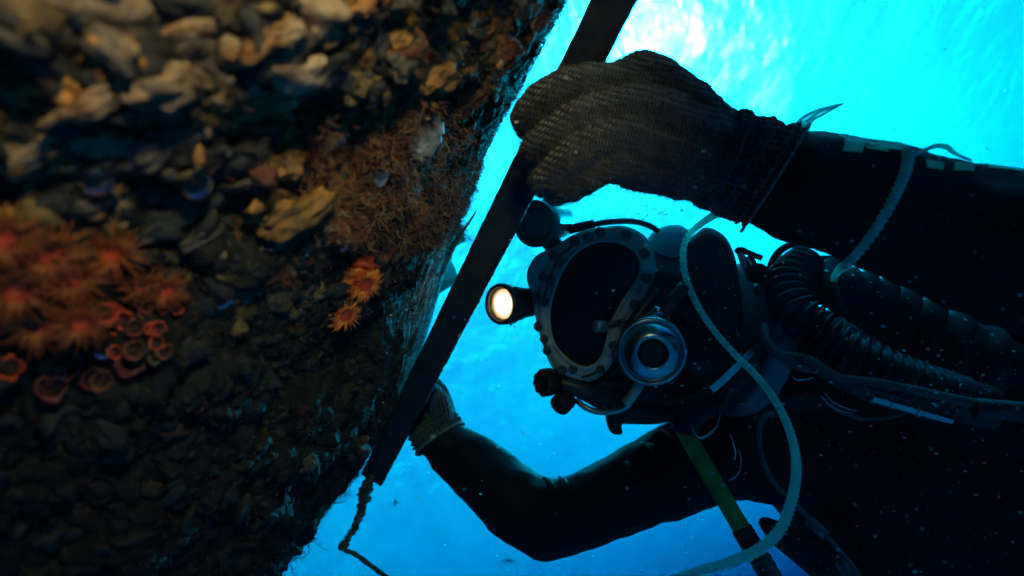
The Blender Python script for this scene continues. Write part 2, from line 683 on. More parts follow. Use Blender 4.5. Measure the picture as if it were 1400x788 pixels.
def build_turf():
    """the red-brown mat of filaments and the fine fuzz towards the hull's edge"""
    mats = [noise_mat("rust_filament", (0.10, 0.03, 0.012), (0.34, 0.12, 0.045), scale=40, rough=0.8, bump=0),
            noise_mat("pale_filament", (0.25, 0.13, 0.06), (0.45, 0.28, 0.15), scale=40, rough=0.7, bump=0),
            noise_mat("dark_filament", (0.008, 0.008, 0.007), (0.05, 0.036, 0.02), scale=40, rough=0.8, bump=0),
            noise_mat("edge_filament", (0.03, 0.04, 0.04), (0.14, 0.15, 0.13), scale=40, rough=0.8, bump=0)]
    mb = MB()
    rs = np.random.RandomState(5)
    n = 0
    while n < 30000:
        i = rs.randint(len(_ss))
        x, y = _hx[i], _hy[i]
        if not (0 < x < 790 and -20 < y < 800):
            continue
        patch = math.exp(-((x - 500) / 95) ** 4 - ((y - 245) / 95) ** 4) + 0.8 * math.exp(-((x - 600) / 60) ** 2 - ((y - 230) / 90) ** 2)
        edge = math.exp(-((_tt[i] - 0.20) / 0.14) ** 2)
        if patch > 0.35 and rs.rand() < patch:
            k = 0 if rs.rand() < 0.86 else 1
            L = 0.006 + 0.010 * rs.rand()
            r = 0.0003 + 0.0002 * rs.rand()
        elif rs.rand() < 0.35 + 0.35 * edge:
            k = 2 if rs.rand() < 0.85 else 0
            L = 0.002 + 0.005 * rs.rand()
            r = 0.0003
        else:
            continue
        d = _N[i] * 0.6 + 0.9 * rs.randn(3)
        if k == 2 and edge > 0.5 and rs.rand() < 0.3:
            k = 3
            d = HAn * rs.choice([-1, 1]) * 1.5 + _N[i] * 0.4 + 0.4 * rs.randn(3)
        mb.add(*strand(_X[i] + _N[i] * 0.002, d, L, r, 0.5, rs), k)
        n += 1
    o = mb.build("hydroid_turf", mats)
    tag(o, "matted red-brown filaments growing over the middle of the hull", "hydroid mat", kind="stuff")


build_turf()

# the lumps one can tell apart ---------------------------------------------
# px, py, half width, half height (px), lean (degrees), material, label
LUMPS = [
    (218, 118, 50, 30, -20, cream, "large pale lump of growth with a blunt drooping end near the upper left"),
    (115, 134, 58, 17, 4, cream, "long flat pale grey growth left of the large drooping pale lump"),
    (272, 18, 66, 20, -14, cream, "long pale ridge of growth at the top edge of the hull"),
    (378, 42, 34, 20, -15, cream, "rounded cream shell-like lump below the top edge of the hull"),
    (415, 43, 22, 15, -25, cream, "small cream lump tucked against the right of the rounded cream one"),
    (402, 68, 27, 15, 15, slate, "grey-white lump under the two cream ones near the top"),
    (450, 53, 20, 11, -10, cream, "small bright whitish growth with an orange tip near the top"),
    (322, 112, 22, 17, -30, cream, "cream knob right of the large drooping pale lump"),
    (374, 124, 38, 16, -18, cream, "slanting cream finger-like growth below the grey-white lump"),
    (355, 182, 18, 10, -5, slate, "small oval grey lump below the slanting cream growth"),
    (18, 206, 40, 24, -4, cream, "big whitish blob cut by the left edge of the picture"),
    (94, 223, 24, 14, -10, cream, "rounded whitish lump right of the big blob at the left edge"),
    (109, 202, 13, 7, -5, slate, "tiny pale oval just above the rounded whitish lump"),
    (225, 205, 62, 24, 8, slate, "broad dull brown-grey lump in the middle left of the hull"),
    (160, 262, 18, 6, -14, ochre, "thin tan sliver of growth below the whitish lumps"),
    (540, 85, 20, 18, 20, slate, "grey-brown knob of sponge high up beside the dark hull edge"),
    (600, 102, 34, 15, -20, ochre, "orange-tan slanting sponge near the upper right of the hull"),
    (492, 14, 26, 12, -12, ochre, "orange-brown sponge at the very top of the hull"),
    (545, 52, 26, 14, 10, ochre, "mustard sponge below the one at the very top"),
    (478, 120, 20, 18, 30, olive, "yellow-green crinkled growth above the red-brown mat"),
    (378, 326, 24, 10, -4, slate, "flat grey oval lump left of the largest trapped bubble"),
    (382, 218, 26, 20, 20, ochre, "yellow-brown lump at the left border of the red-brown mat"),
    (400, 292, 52, 20, -10, ochre, "soft tan mound of growth below the red-brown mat"),
    (480, 608, 17, 20, 15, maroon, "pinkish knob near the lower edge of the hull"),
    (418, 632, 13, 9, 10, slate, "pale blue-grey flat disc left of the pinkish knob"),
]
for k, (x, y, hw, hh, lean, mt, lab) in enumerate(LUMPS):
    c, n, d = on_hull(x, y)
    dx = cw(math.cos(R(lean)), math.sin(R(lean)), 0)
    fs = max(0.35, n.dot(-c.normalized()))
    a, b = hw * d / F, hh * d / F / (0.6 + 0.4 * fs)
    V = lump(ICO4, c + n * min(a, b) * 0.4, n, dx, a, b, min(a, b) * 0.85, 40 + k, 0.85, 1.7)
    o = mesh_obj("encrusting_lump", V, ICO4F, mt, origin=c)
    tag(o, lab, "encrusting growth", "larger lumps growing on the hull")


# limpet-like shells -------------------------------------------------------
def limpet(x, y, rpx, lab, squash=0.9):
    c, n, d = on_hull(x, y)
    r = rpx * d / F
    n = (n * 0.75 - c.normalized() * 0.65).normalized()
    prof = [(1.0, 0.0), (1.03, 0.10), (0.95, 0.2), (0.85, 0.22), (0.7, 0.25), (0.5, 0.34), (0.3, 0.36), (0.12, 0.44), (0.03, 0.45)]
    v, f = lathe([(a * r, h * r * 0.7) for a, h in prof], c + n * 0.008, n, 44)
    v = np.array(v)
    rs = np.random.RandomState(int(x))
    ph = rs.rand() * 6
    ax = np.array(n)
    rel = v - np.array(c)
    rad = rel - np.outer(rel @ ax, ax)
    u = np.array(n.orthogonal().normalized())
    w = np.cross(ax, u)
    ang = np.arctan2(rad @ w, rad @ u)
    k = 1 + 0.06 * np.cos(11 * ang + 2 * np.cos(3 * ang)) + 0.10 * np.cos(2 * ang + ph) + 0.06 * np.cos(3 * ang + 1)
    v = np.array(c) + (rel - rad) + rad * k[:, None]
    o = mesh_obj("limpet_shell", v, f, shell_m, origin=c)
    tag(o, lab, "shell")


shell_m = noise_mat("limpet", (0.12, 0.11, 0.09), (0.40, 0.36, 0.30), scale=80, rough=0.55, bump=0.6, bump_scale=260, dist=0.001)
limpet(574, 184, 29, "large pale ribbed shell stuck to the hull beside the red-brown mat")
limpet(515, 237, 12, "small round pale limpet in the middle of the red-brown mat")


# bubbles caught under the hull ---------------------------------------------
def glass_mat(name, col=(1, 1, 1), ior=0.80, rough=0.0):
    m, nt, b = new_mat(name)
    b.inputs["Base Color"].default_value = (*col, 1)
    b.inputs["Transmission Weight"].default_value = 1
    b.inputs["Roughness"].default_value = rough
    b.inputs["IOR"].default_value = ior
    return m


air = glass_mat("air_in_water", ior=0.76)
for x, y, rpx, lab in [
    (264, 244, 23, "wide trapped bubble with a bright blue rim in the dark hollow of the hull"),
    (464, 331, 11, "round shiny trapped bubble right of the flat grey lump"),
    (300, 410, 13, "trapped bubble with a blue crescent below centre of the hull"),
    (122, 238, 24, "faint trapped bubble under the rounded whitish lump"),
    (413, 348, 5, "tiny trapped bubble left below the round shiny one"),
    (463, 394, 6, "small bubble beside the upper orange coral"),
    (484, 88, 7, "small bubble among the sponges near the top"),
    (139, 472, 16, "trapped bubble with a blue glint by the pink cup corals"),
]:
    c, n, d = on_hull(x, y)
    r = rpx * d / F
    V = lump(ICO3, c + n * r * 0.6, n, cw(1, 0, 0), r, r, r * 0.75, 3, 0.04, 1)
    o = mesh_obj("air_bubble", V, ICO3F, air, origin=c)
    tag(o, lab, "bubble", "air bubbles trapped under the hull")


# orange cup corals ----------------------------------------------------------
coral_body = noise_mat("coral_orange", (0.24, 0.014, 0.003), (0.50, 0.055, 0.006), scale=60, rough=0.6, bump=0.4, bump_scale=300, dist=0.001)
coral_tip = noise_mat("coral_tentacle", (0.17, 0.022, 0.0015), (0.28, 0.068, 0.004), scale=90, rough=0.55, bump=0)
coral_bright = noise_mat("coral_bright", (0.45, 0.05, 0.008), (0.8, 0.22, 0.02), scale=70, rough=0.55, bump=0.3, bump_scale=300, dist=0.001)
coral_pink = noise_mat("coral_pink", (0.025, 0.004, 0.005), (0.13, 0.013, 0.014), scale=60, rough=0.6, bump=0.5, bump_scale=260, dist=0.001)
coral_mouth = noise_mat("coral_mouth", (0.01, 0.004, 0.004), (0.05, 0.012, 0.01), scale=60, rough=0.8, bump=0)


def polyp(x, y, rpx, lab, seed, nt_=90, spread=1.0):
    c, n, d = on_hull(x, y)
    r = rpx * d / F
    n = (n * 0.8 - c.normalized() * 0.5).normalized()
    rs = np.random.RandomState(seed)
    t = thing("orange_coral_polyp", lab, "cup coral", c, "open orange coral polyps")
    v, f = lathe([(0.42 * r, -0.3 * r), (0.40 * r, 0.3 * r), (0.46 * r, 0.55 * r), (0.36 * r, 0.62 * r), (0.1 * r, 0.5 * r)], c, n, 20)
    mesh_obj("stalk", v, f, coral_body, t)
    if spread < 1:
        for q in range(5):
            off = r * 0.55 * (math.cos(q * 1.9 + seed) * n.orthogonal().normalized() + math.sin(q * 1.9 + seed) * n.cross(n.orthogonal().normalized())) * (q > 0)
            mesh_obj("fleshy_lobe", lump(ICO3, c + off - n * r * 0.1, n, cw(1, -.3, 0), r * (0.62 - .06 * q), r * (0.42 - .03 * q), r * 0.36, seed + q, 1.0, 2.2), ICO3F, coral_bright if q % 2 == 0 else coral_body, t)
    mb = MB()
    u = np.array(n.orthogonal().normalized())
    w = np.cross(np.array(n), u)
    for k in range(nt_):
        a = 6.283 * k / nt_ * 2.0 + 0.2 * rs.randn()
        tilt = 0.25 + 0.9 * rs.rand()
        dr = math.cos(a) * u + math.sin(a) * w
        p0 = np.array(c) + np.array(n) * 0.55 * r + dr * r * 0.30
        p1 = p0 + (dr * tilt + np.array(n) * 0.45) * r * 0.40 * spread
        p2 = p1 + (dr * (tilt + 0.2) + np.array(n) * 0.05 + 0.18 * rs.randn(3)) * r * 0.42 * spread
        mb.add(*tube(catmull([p0, p1, p2], 6), np.linspace(0.045 * r, 0.012 * r, 6), 4))
    mb.build("tentacles", coral_tip if spread == 1 else coral_bright, t)


for k, (x, y, rpx, lab) in enumerate([
    (66, 338, 46, "orange coral polyp topmost of the left cluster"),
    (142, 338, 40, "spiky orange coral polyp reaching right from the left cluster"),
    (8, 318, 46, "orange coral polyp cut by the left edge of the picture"),
    (18, 388, 48, "deep red-orange coral polyp low at the left edge"),
    (96, 372, 44, "orange coral polyp in the middle of the left cluster"),
    (48, 432, 42, "dull orange coral polyp at the bottom of the left cluster"),
    (108, 430, 36, "ragged orange coral polyp above the pink cups"),
    (222, 388, 28, "separate small orange coral polyp right of the left cluster"),
    (186, 380, 24, "small half open orange coral polyp beside the separate one"),
    (490, 380, 34, "bright orange coral tuft right of the centre of the hull"),
    (464, 424, 32, "lower bright orange coral tuft with a red base"),
    (490, 418, 20, "smallest orange coral tuft between the two bright ones"),
]):
    polyp(x, y, rpx, lab, 100 + k, 100 if k < 9 else 90, 1.0 if k < 9 else 0.55)


def cup(x, y, rpx, lab, mt):
    c, n, d = on_hull(x, y)
    r = rpx * d / F
    n = (n * 0.8 - c.normalized() * 0.45 + cw(0.1, 0.35, 0)).normalized()
    t = thing("pink_cup_coral", lab, "cup coral", c, "closed pink coral cups")
    v, f = lathe([(0.75 * r, -0.5 * r), (0.85 * r, 0.2 * r), (1.0 * r, 0.62 * r), (0.98 * r, 0.74 * r), (0.84 * r, 0.78 * r), (0.72 * r, 0.66 * r), (0.66 * r, 0.35 * r), (0.60 * r, 0.0 * r)], c, n, 28)
    mesh_obj("cup_wall", lump_noise(v, c, 0.34, 2.0 / r), f, mt, t)
    v, f = lathe([(0.66 * r, 0.10 * r), (0.655 * r, 0.26 * r), (0.3 * r, 0.16 * r), (0.05 * r, 0.14 * r)], c, n, 20)
    mesh_obj("mouth", v, f, coral_mouth, t)


def lump_noise(v, c, amp, scale):
    v = np.array(v)
    k = 1 + amp * 2 * (fbm(v, scale, 2) - 0.5)
    return np.array(c) + (v - np.array(c)) * k[:, None]


for x, y, rpx, lab, mt in [
    (194, 417, 24, "pink cup coral with a wide dark mouth right below the orange polyps", coral_pink),
    (148, 422, 28, "orange-red cup coral under the ragged polyp", coral_body),
    (184, 450, 20, "pink cup coral below the wide-mouthed one", coral_pink),
    (216, 440, 17, "small pink cup coral at the right rim of the colony", coral_pink),
    (217, 470, 18, "pink cup with an orange edge at the lower right of the colony", coral_body),
    (170, 492, 28, "large flat pink cup coral in the bottom row of the colony", coral_pink),
    (130, 516, 25, "pink cup coral left of the large flat one in the bottom row", coral_pink),
    (82, 496, 33, "wide dark-mouthed cup coral above the left of the bottom row", coral_pink),
    (68, 522, 36, "widest pink cup coral at the bottom left of the colony", coral_pink),
    (212, 486, 17, "dark bluish cup coral at the colony's lower right corner", slate),
    (12, 500, 30, "dull red cup coral cut by the left edge", coral_body),
    (160, 385, 20, "small red cup coral tucked under the spiky polyp", coral_body),
]:
    cup(x, y, rpx * 0.62, lab, mt)
_rc = np.random.RandomState(31)
for k in range(34):
    x, y = (_rc.uniform(140, 238), _rc.uniform(395, 505)) if k < 21 else (_rc.uniform(0, 170), _rc.uniform(470, 530))
    cup(x, y, _rc.uniform(8, 15), "small dull red coral cup crowded in between the larger pink cups", [coral_pink, coral_body, maroon][k % 3])

# weed sprigs on the hull's edge ------------------------------------------------
weed_m = noise_mat("weed", (0.02, 0.03, 0.02), (0.07, 0.08, 0.04), scale=60, rough=0.7, bump=0)
for x, y, lpx, lab, seed in [(455, 672, 28, "short weed sprig sticking out from the hull above the cord", 1),
       (408, 738, 40, "feathery weed tuft on the hull's lower edge", 2),
       (388, 764, 30, "small feathery weed at the bottom of the hull's edge", 3),
       (632, 318, 26, "slender green weed on the hull beside the steel bar", 4)]:
    c, n, d = on_hull(x, y)
    rs = np.random.RandomState(seed)
    mb = MB()
    L = lpx * d / F
    for k in range(9):
        dr = np.array(HN) * 1.0 + 0.35 * rs.randn(3)
        v, f = strand(np.array(c) + 0.006 * rs.randn(3), dr, L * (0.5 + 0.6 * rs.rand()), 0.0007, 0.35, rs, 6)
        mb.add(v, f)
        for j in range(5):
            q = np.array(v[3 * (1 + j)])
            mb.add(*strand(q, dr + 0.9 * rs.randn(3), L * 0.28, 0.0004, 0.3, rs, 3))
    tag(mb.build("weed_sprig", weed_m, origin=c), lab, "seaweed")

# two thin slats of plating that stand off the hull's edge
strip_m = noise_mat("edge_strip", (0.05, 0.09, 0.09), (0.14, 0.17, 0.15), scale=50, rough=0.6, bump=0.4, bump_scale=200, dist=0.001)
mb = MB()
for q, (a_, b_, c_) in enumerate([((652, 288, .90), (628, 326, .92), (600, 384, .95)), ((645, 298, .91), (622, 332, .93), (596, 386, .955)), ((636, 306, .92), (614, 342, .94), (592, 392, .96))]):
    mb.add(*tube(catmull([tuple(P(*a_)), tuple(P(*b_)), tuple(P(*c_))], 12), np.array([.0006, .0013, .0017, .0018, .0018, .0018, .0017, .0016, .0015, .0013, .0011, .0008]) * (1 - .2 * q), 6))
tag(mb.build("trailing_weed", strip_m), "narrow grey-green blades of weed lying along the hull's edge", "seaweed")


# ------------------------------------------------------------------ the flat steel bar and its cord
def build_bar():
    a, b = P(866, -52, 0.595), P(508, 656, 1.09)
    ax = (b - a).normalized()
    a = a - ax * 0.22                               # it runs on above the picture
    view = ((P(866, -52, 0.595) + b) / 2).normalized()
    w = ax.cross(view).normalized()                 # across the flat face
    w = (Matrix.Rotation(R(12), 3, ax) @ w)
    n = w.cross(ax).normalized()
    W, T = 0.0192, 0.003
    bm = bmesh.new()
    nseg = 220
    rb = np.random.RandomState(2)
    L = (b - a).length
    rings = []
    for i in range(nseg + 1):
        s = L * i / nseg
        ring = []
        for sw, sn in ((-1, -1), (1, -1), (1, 1), (-1, 1)):
            e = 0.00022 * rb.randn() - 0.0007 * (rb.rand() < 0.05) + 0.00022 * math.sin(s * 60 + sw) + 0.00012 * math.sin(s * 170 + sn)
            end = 0.008 * -sw * (i == nseg)
            ring.append(bm.verts.new(a + ax * (s + end * 0.4) + w * sw * (W + e) + n * sn * T))
        rings.append(ring)
    for i in range(nseg):
        for j in range(4):
            bm.faces.new((rings[i][j], rings[i][(j + 1) % 4], rings[i + 1][(j + 1) % 4], rings[i + 1][j]))
    bm.faces.new(rings[0])
    bm.faces.new(list(reversed(rings[-1])))
    bmesh.ops.recalc_face_normals(bm, faces=bm.faces)
    long_e = [e for e in bm.edges if len(e.link_faces) == 2 and e.calc_face_angle(0) > 0.5]
    bmesh.ops.bevel(bm, geom=long_e, offset=0.0009, segments=2, affect='EDGES')
    bm.verts.index_update()
    v = [tuple(q.co) for q in bm.verts]
    f = [tuple(q.index for q in p.verts) for p in bm.faces]
    bm.free()
    m = noise_mat("bar_steel", (0.006, 0.009, 0.015), (0.020, 0.023, 0.030), scale=22, rough=0.62, bump=0.6, bump_scale=150, dist=0.0012, c3=(0.036, 0.026, 0.019), scale3=42)
    o = mesh_obj("steel_bar", v, f, m, origin=b, smooth=False)
    tag(o, "long flat dark steel bar held across the hull by the diver", "steel bar")
    return a, b, ax, w, n


BAR_A, BAR_B, BAR_AX, BAR_W, BAR_NRM = build_bar()

cord_m = noise_mat("old_cord", (0.03, 0.03, 0.028), (0.14, 0.13, 0.11), scale=120, rough=0.9, bump=0.8, bump_scale=500, dist=0.001)
t = thing("frayed_cord", "frayed dark cord tied to the lower end of the steel bar", "cord", P(505, 655, 1.09))
pth = pathP([(512, 645, 1.085), (505, 658, 1.08), (500, 672, 1.08), (496, 690, 1.08), (488, 715, 1.08), (476, 736, 1.08), (468, 748, 1.08)], 60)
rr = np.interp(np.linspace(0, 1, 60), [0, .12, .25, .42, .5, .75, 1], [.004, .006, .009, .010, .007, .005, .004])
v, f = tube(pth, rr, 10, mod=lambda i, a: 1 + 0.28 * math.sin(3 * a + i * 0.7) + 0.2 * math.sin(i * 1.7))
mesh_obj("frayed_strand", v, f, cord_m, t)
pth = pathP([(466, 742, 1.08), (472, 752, 1.08), (486, 758, 1.08), (505, 772, 1.08), (530, 790, 1.07), (560, 812, 1.06)], 50)
v, f = tube(pth, 0.0040, 10, mod=lambda i, a: 1 + 0.12 * math.sin(2 * a + i * 0.8))
mesh_obj("trailing_strand", v, f, cord_m, t)
c = P(470, 746, 1.078)
mesh_obj("knot", lump(ICO3, c, (0, 0, 1), (1, 0, 0), 0.0085, 0.007, 0.007, 5, 0.5, 1.6), ICO3F, cord_m, t)
mb = MB()
rs = np.random.RandomState(3)
for k in range(16):
    i = rs.randint(2, 56)
    q = np.array(pathP([(512, 645, 1.085), (500, 672, 1.08), (488, 715, 1.08), (468, 748, 1.08)], 60)[i])
    mb.add(*strand(q, rs.randn(3), 0.012 + 0.012 * rs.rand(), 0.0005, 0.4, rs, 4))
mb.build("loose_fibres", cord_m, t)


# ------------------------------------------------------------------ the diver
def wetsuit_mat():
    m = noise_mat("wetsuit", (0.006, 0.0065, 0.008), (0.015, 0.015, 0.017), scale=18, rough=0.62, bump=0.35, bump_scale=26, dist=0.006)
    b = m.node_tree.nodes["Principled BSDF"]
    b.inputs["Sheen Weight"].default_value = 0.0
    b.inputs["Sheen Roughness"].default_value = 0.4
    b.inputs["Specular IOR Level"].default_value = 0.16
    return m


WETSUIT = wetsuit_mat()


def blob_chain(mb, pts, n=14, sub=None):
    """overlapping balls along (px, py, depth, radius) points, to be fused by a remesh"""
    A = np.array([[*P(p[0], p[1], p[2]), p[3]] for p in pts])
    L = np.linalg.norm(np.diff(A[:, :3], axis=0), axis=1).sum()
    n = max(n, int(L / (A[:, 3].min() * 0.30)) + 2)
    for q in catmull(A, n):
        mb.add(np.array(q[:3]) + ICO2 * q[3], ICO2F)


def fuse(o, voxel, smooth=6, displace=None):
    r = o.modifiers.new("fuse", 'REMESH')
    r.mode = 'VOXEL'
    r.voxel_size = voxel
    r.use_smooth_shade = True
    s = o.modifiers.new("soften", 'SMOOTH')
    s.factor = 0.5
    s.iterations = smooth
    if displace:
        for size, strength, depth in displace:
            tx = bpy.data.textures.new("folds", 'CLOUDS')
            tx.noise_scale = size
            tx.noise_depth = depth
            d = o.modifiers.new("folds", 'DISPLACE')
            d.texture = tx
            d.texture_coords = 'LOCAL'
            d.strength = strength
            d.mid_level = 0.5
    return o


person = thing("person", "diver in a black wetsuit and knitted gloves gripping the steel bar with both hands", "person", P(1200, 560, 1.1))
mb = MB()
# torso, neck and head
blob_chain(mb, [(1000, 455, 1.08, 0.062), (1075, 490, 1.12, 0.075), (1150, 545, 1.16, 0.155), (1300, 600, 1.20, 0.190), (1500, 660, 1.22, 0.200), (1760, 740, 1.25, 0.185), (2050, 800, 1.3, 0.17)], 26)
blob_chain(mb, [(1135, 620, 1.10, 0.13), (1250, 700, 1.12, 0.17), (1420, 790, 1.16, 0.19)], 12)
blob_chain(mb, [(900, 440, 1.07, 0.070), (1000, 455, 1.08, 0.062)], 8)
blob_chain(mb, [(1290, 470, 1.08, 0.105), (1500, 450, 1.05, 0.13)], 8)
# the far arm, bent at the elbow, its hand behind the bar
blob_chain(mb, [(1120, 612, 1.08, 0.105), (1010, 612, 1.05, 0.082), (955, 628, 1.03, 0.073), (900, 652, 1.01, 0.067), (820, 690, 1.00, 0.059), (742, 711, 1.00, 0.0585)], 22)
blob_chain(mb, [(742, 711, 1.00, 0.0585), (700, 680, 1.01, 0.056), (655, 645, 1.03, 0.049), (618, 614, 1.05, 0.042), (598, 598, 1.06, 0.037)], 18)
# the near arm across the top right
blob_chain(mb, [(1040, 240, 0.625, 0.045), (1085, 252, 0.622, 0.0535), (1130, 262, 0.62, 0.0555), (1190, 280, 0.62, 0.058), (1260, 304, 0.62, 0.0615), (1340, 326, 0.61, 0.0665), (1440, 352, 0.60, 0.075), (1560, 385, 0.62, 0.076)], 30)
blob_chain(mb, [(1560, 385, 0.62, 0.076), (1590, 430, 0.78, 0.085), (1540, 470, 0.95, 0.10), (1480, 500, 1.08, 0.115)], 14)
body = mb.build("wetsuit_body", WETSUIT, person)
fuse(body, 0.0075, 10, [(0.07, 0.012, 1), (0.025, 0.0055, 1)])

# folds where the sleeve creases at the elbow and shoulder, and the wrist edge of each sleeve
for pts, r in [
    ([(742, 652, 1.0), (752, 662, 0.965), (756, 690, 0.944), (750, 720, 0.942)], 0.006),
    ([(764, 652, 1.0), (772, 662, 0.962), (774, 690, 0.944), (768, 716, 0.942)], 0.006),
    ([(850, 628, 1.0), (862, 640, 0.962), (872, 665, 0.944)], 0.006),
    ([(880, 606, 1.0), (896, 618, 0.962), (908, 650, 0.944)], 0.007),
    ([(902, 584, 1.0), (925, 598, 0.962), (940, 630, 0.955)], 0.008),
]:
    pa = pathP(pts, 16)
    mesh_obj("sleeve_fold", *tube(pa, np.sin(np.linspace(0.25, 2.9, 16)) * r, 8), WETSUIT, person)


# knitted gloves ---------------------------------------------------------------
def knit_mat(name, axis, side, c1, c2):
    """yarn rows across the hand and stitch columns along it, as relief"""
    m, nt, b = new_mat(name)
    tc = node(nt, "ShaderNodeTexCoord")

    def dot(v):
        d = node(nt, "ShaderNodeVectorMath", operation='DOT_PRODUCT')
        nt.links.new(warp, d.inputs[0])
        d.inputs[1].default_value = tuple(v)
        return d.outputs["Value"]

    def math_(op, a, bb=None):
        n = node(nt, "ShaderNodeMath", operation=op)
        for i, q in enumerate((a, bb)):
            if q is None:
                continue
            if isinstance(q, (int, float)):
                n.inputs[i].default_value = q
            else:
                nt.links.new(q, n.inputs[i])
        return n.outputs[0]

    wn_ = node(nt, "ShaderNodeTexNoise", Scale=22.0, Detail=2)
    nt.links.new(tc.outputs["Object"], wn_.inputs["Vector"])
    sc = node(nt, "ShaderNodeVectorMath", operation='SCALE')
    nt.links.new(wn_.outputs["Color"], sc.inputs[0])
    sc.inputs["Scale"].default_value = 0.011
    ad = node(nt, "ShaderNodeVectorMath", operation='ADD')
    nt.links.new(tc.outputs["Object"], ad.inputs[0])
    nt.links.new(sc.outputs[0], ad.inputs[1])
    warp = ad.outputs[0]
    u, v = dot(axis), dot(side)
    col = math_('MULTIPLY', v, 1 / 0.0056)
    tri = math_('PINGPONG', col, 0.5)
    ph = math_('ADD', math_('MULTIPLY', u, 1 / 0.0032), math_('MULTIPLY', tri, 1.1))
    rows = math_('SINE', math_('MULTIPLY', ph, 6.2832))
    colr = math_('MULTIPLY', math_('SINE', math_('MULTIPLY', tri, 3.1416)), 0.9)
    h = math_('ADD', math_('MULTIPLY', rows, 0.5), colr)
    nz = node(nt, "ShaderNodeTexNoise", Scale=90.0, Detail=4)
    nt.links.new(tc.outputs["Object"], nz.inputs["Vector"])
    h2 = math_('ADD', h, math_('MULTIPLY', nz.outputs["Fac"], 1.6))
    bp = node(nt, "ShaderNodeBump", Strength=1.0, Distance=0.0022)
    nt.links.new(h2, bp.inputs["Height"])
    nt.links.new(bp.outputs[0], b.inputs["Normal"])
    f = math_('ADD', math_('MULTIPLY', h, 0.22), nz.outputs["Fac"])
    cr = node(nt, "ShaderNodeValToRGB")
    cr.color_ramp.elements[0].position = 0.30
    cr.color_ramp.elements[1].position = 0.95
    cr.color_ramp.elements[0].color = (*c1, 1)
    cr.color_ramp.elements[1].color = (*c2, 1)
    nt.links.new(f, cr.inputs[0])
    nt.links.new(cr.outputs[0], b.inputs["Base Color"])
    b.inputs["Roughness"].default_value = 0.9
    b.inputs["Sheen Weight"].default_value = 0.25
    return m


# near hand: back of the hand to the camera, fingers closed round the bar's far edge
axis_n = (P(1050, 240, 0.63) - P(800, 170, 0.62)).normalized()
side_n = axis_n.cross(P(900, 170, 0.62).normalized()).normalized()
knit = knit_mat("knit_brown", axis_n, side_n, (0.006, 0.0035, 0.0025), (0.074, 0.041, 0.023))
yarn_cuff = knit_mat("knit_cuff", axis_n, side_n, (0.008, 0.005, 0.004), (0.065, 0.044, 0.030))
mb = MB()
FING = [
    [(850, 118, .632, .022), (790, 118, .618, .0195), (742, 138, .622, .0185), (722, 160, .645, .0165), (724, 172, .685, .0145), (738, 178, .715, .013)],
    [(852, 152, .615, .022), (800, 160, .600, .0175), (755, 186, .602, .0165), (731, 205, .630, .0155), (733, 217, .670, .0135), (750, 216, .712, .012)],
    [(855, 188, .606, .022), (812, 198, .592, .0170), (772, 224, .592, .0160), (747, 246, .612, .0150), (746, 252, .650, .0130), (758, 246, .690, .012)],
    [(862, 222, .612, .021), (825, 230, .600, .0165), (795, 248, .602, .0155), (768, 261, .620, .0145), (764, 262, .655, .0125), (772, 256, .690, .0115)],
]
for ch in FING:
    blob_chain(mb, ch, 24)
for ch in [
    [(850, 118, .632, .024), (888, 108, .636, .026), (935, 140, .638, .026), (985, 182, .638, .026), (1030, 205, .635, .03)],
    [(852, 155, .618, .026), (900, 165, .622, .030), (950, 192, .626, .032), (1000, 218, .630, .034), (1045, 236, .630, .038)],
    [(856, 195, .612, .026), (900, 208, .620, .030), (950, 222, .625, .030), (1000, 240, .632, .032), (1040, 248, .632, .036)],
    [(862, 226, .616, .022), (905, 232, .624, .025), (955, 245, .630, .024), (1010, 262, .635, .028)],
]:
    blob_chain(mb, ch, 20)
blob_chain(mb, [(930, 135, .655, .024), (882, 100, .655, .019), (855, 104, .690, .016), (822, 118, .730, .0145), (800, 132, .740, .0135)], 20)   # thumb, behind the bar
glove = mb.build("glove", knit, person)
fuse(glove, 0.0016, 2, [(0.022, 0.0055, 1), (0.008, 0.0022, 2)])
glove["label"] = "brown knitted glove of the near hand closed round the bar"

# ribbed cuff, bunched over the sleeve
pa = pathP([(985, 208, .630), (1005, 216, .629), (1025, 226, .627), (1045, 237, .624), (1058, 244, .622)], 90)
rs = np.random.RandomState(4)
rr = np.interp(np.linspace(0, 1, 90), [0, .15, .35, .6, .85, 1], [.041, .043, .0435, .047, .0505, .049])
v, f = tube(pa, rr, 220, mod=lambda i, a: 1 + 0.016 * math.cos(44 * a + 0.25 * math.sin(i * .3)) + (0.018 * math.sin(i * 0.55 + 1.4 * math.sin(2 * a) + 0.8 * math.sin(3 * a + 1)) + 0.042 * math.sin(i * 0.20 + 0.9 * math.sin(a) + 0.5 * math.sin(2 * a + 2))) * min(1, i / 14), cap=False)
mesh_obj("cuff", v, f, yarn_cuff, glove)
# rolled end of the cuff
T_, N_, B_ = frames(pa)
ring = [pa[-1] + rr[-1] * (math.cos(a) * N_[-1] + math.sin(a) * B_[-1]) for a in np.linspace(0, 2 * math.pi, 90)]
v, f = tube(ring, 0.0022, 8, cap=False, mod=lambda i, a: 1 + .25 * math.sin(i * 2.1))
mesh_obj("cuff_edge", v, f, yarn_cuff, glove)

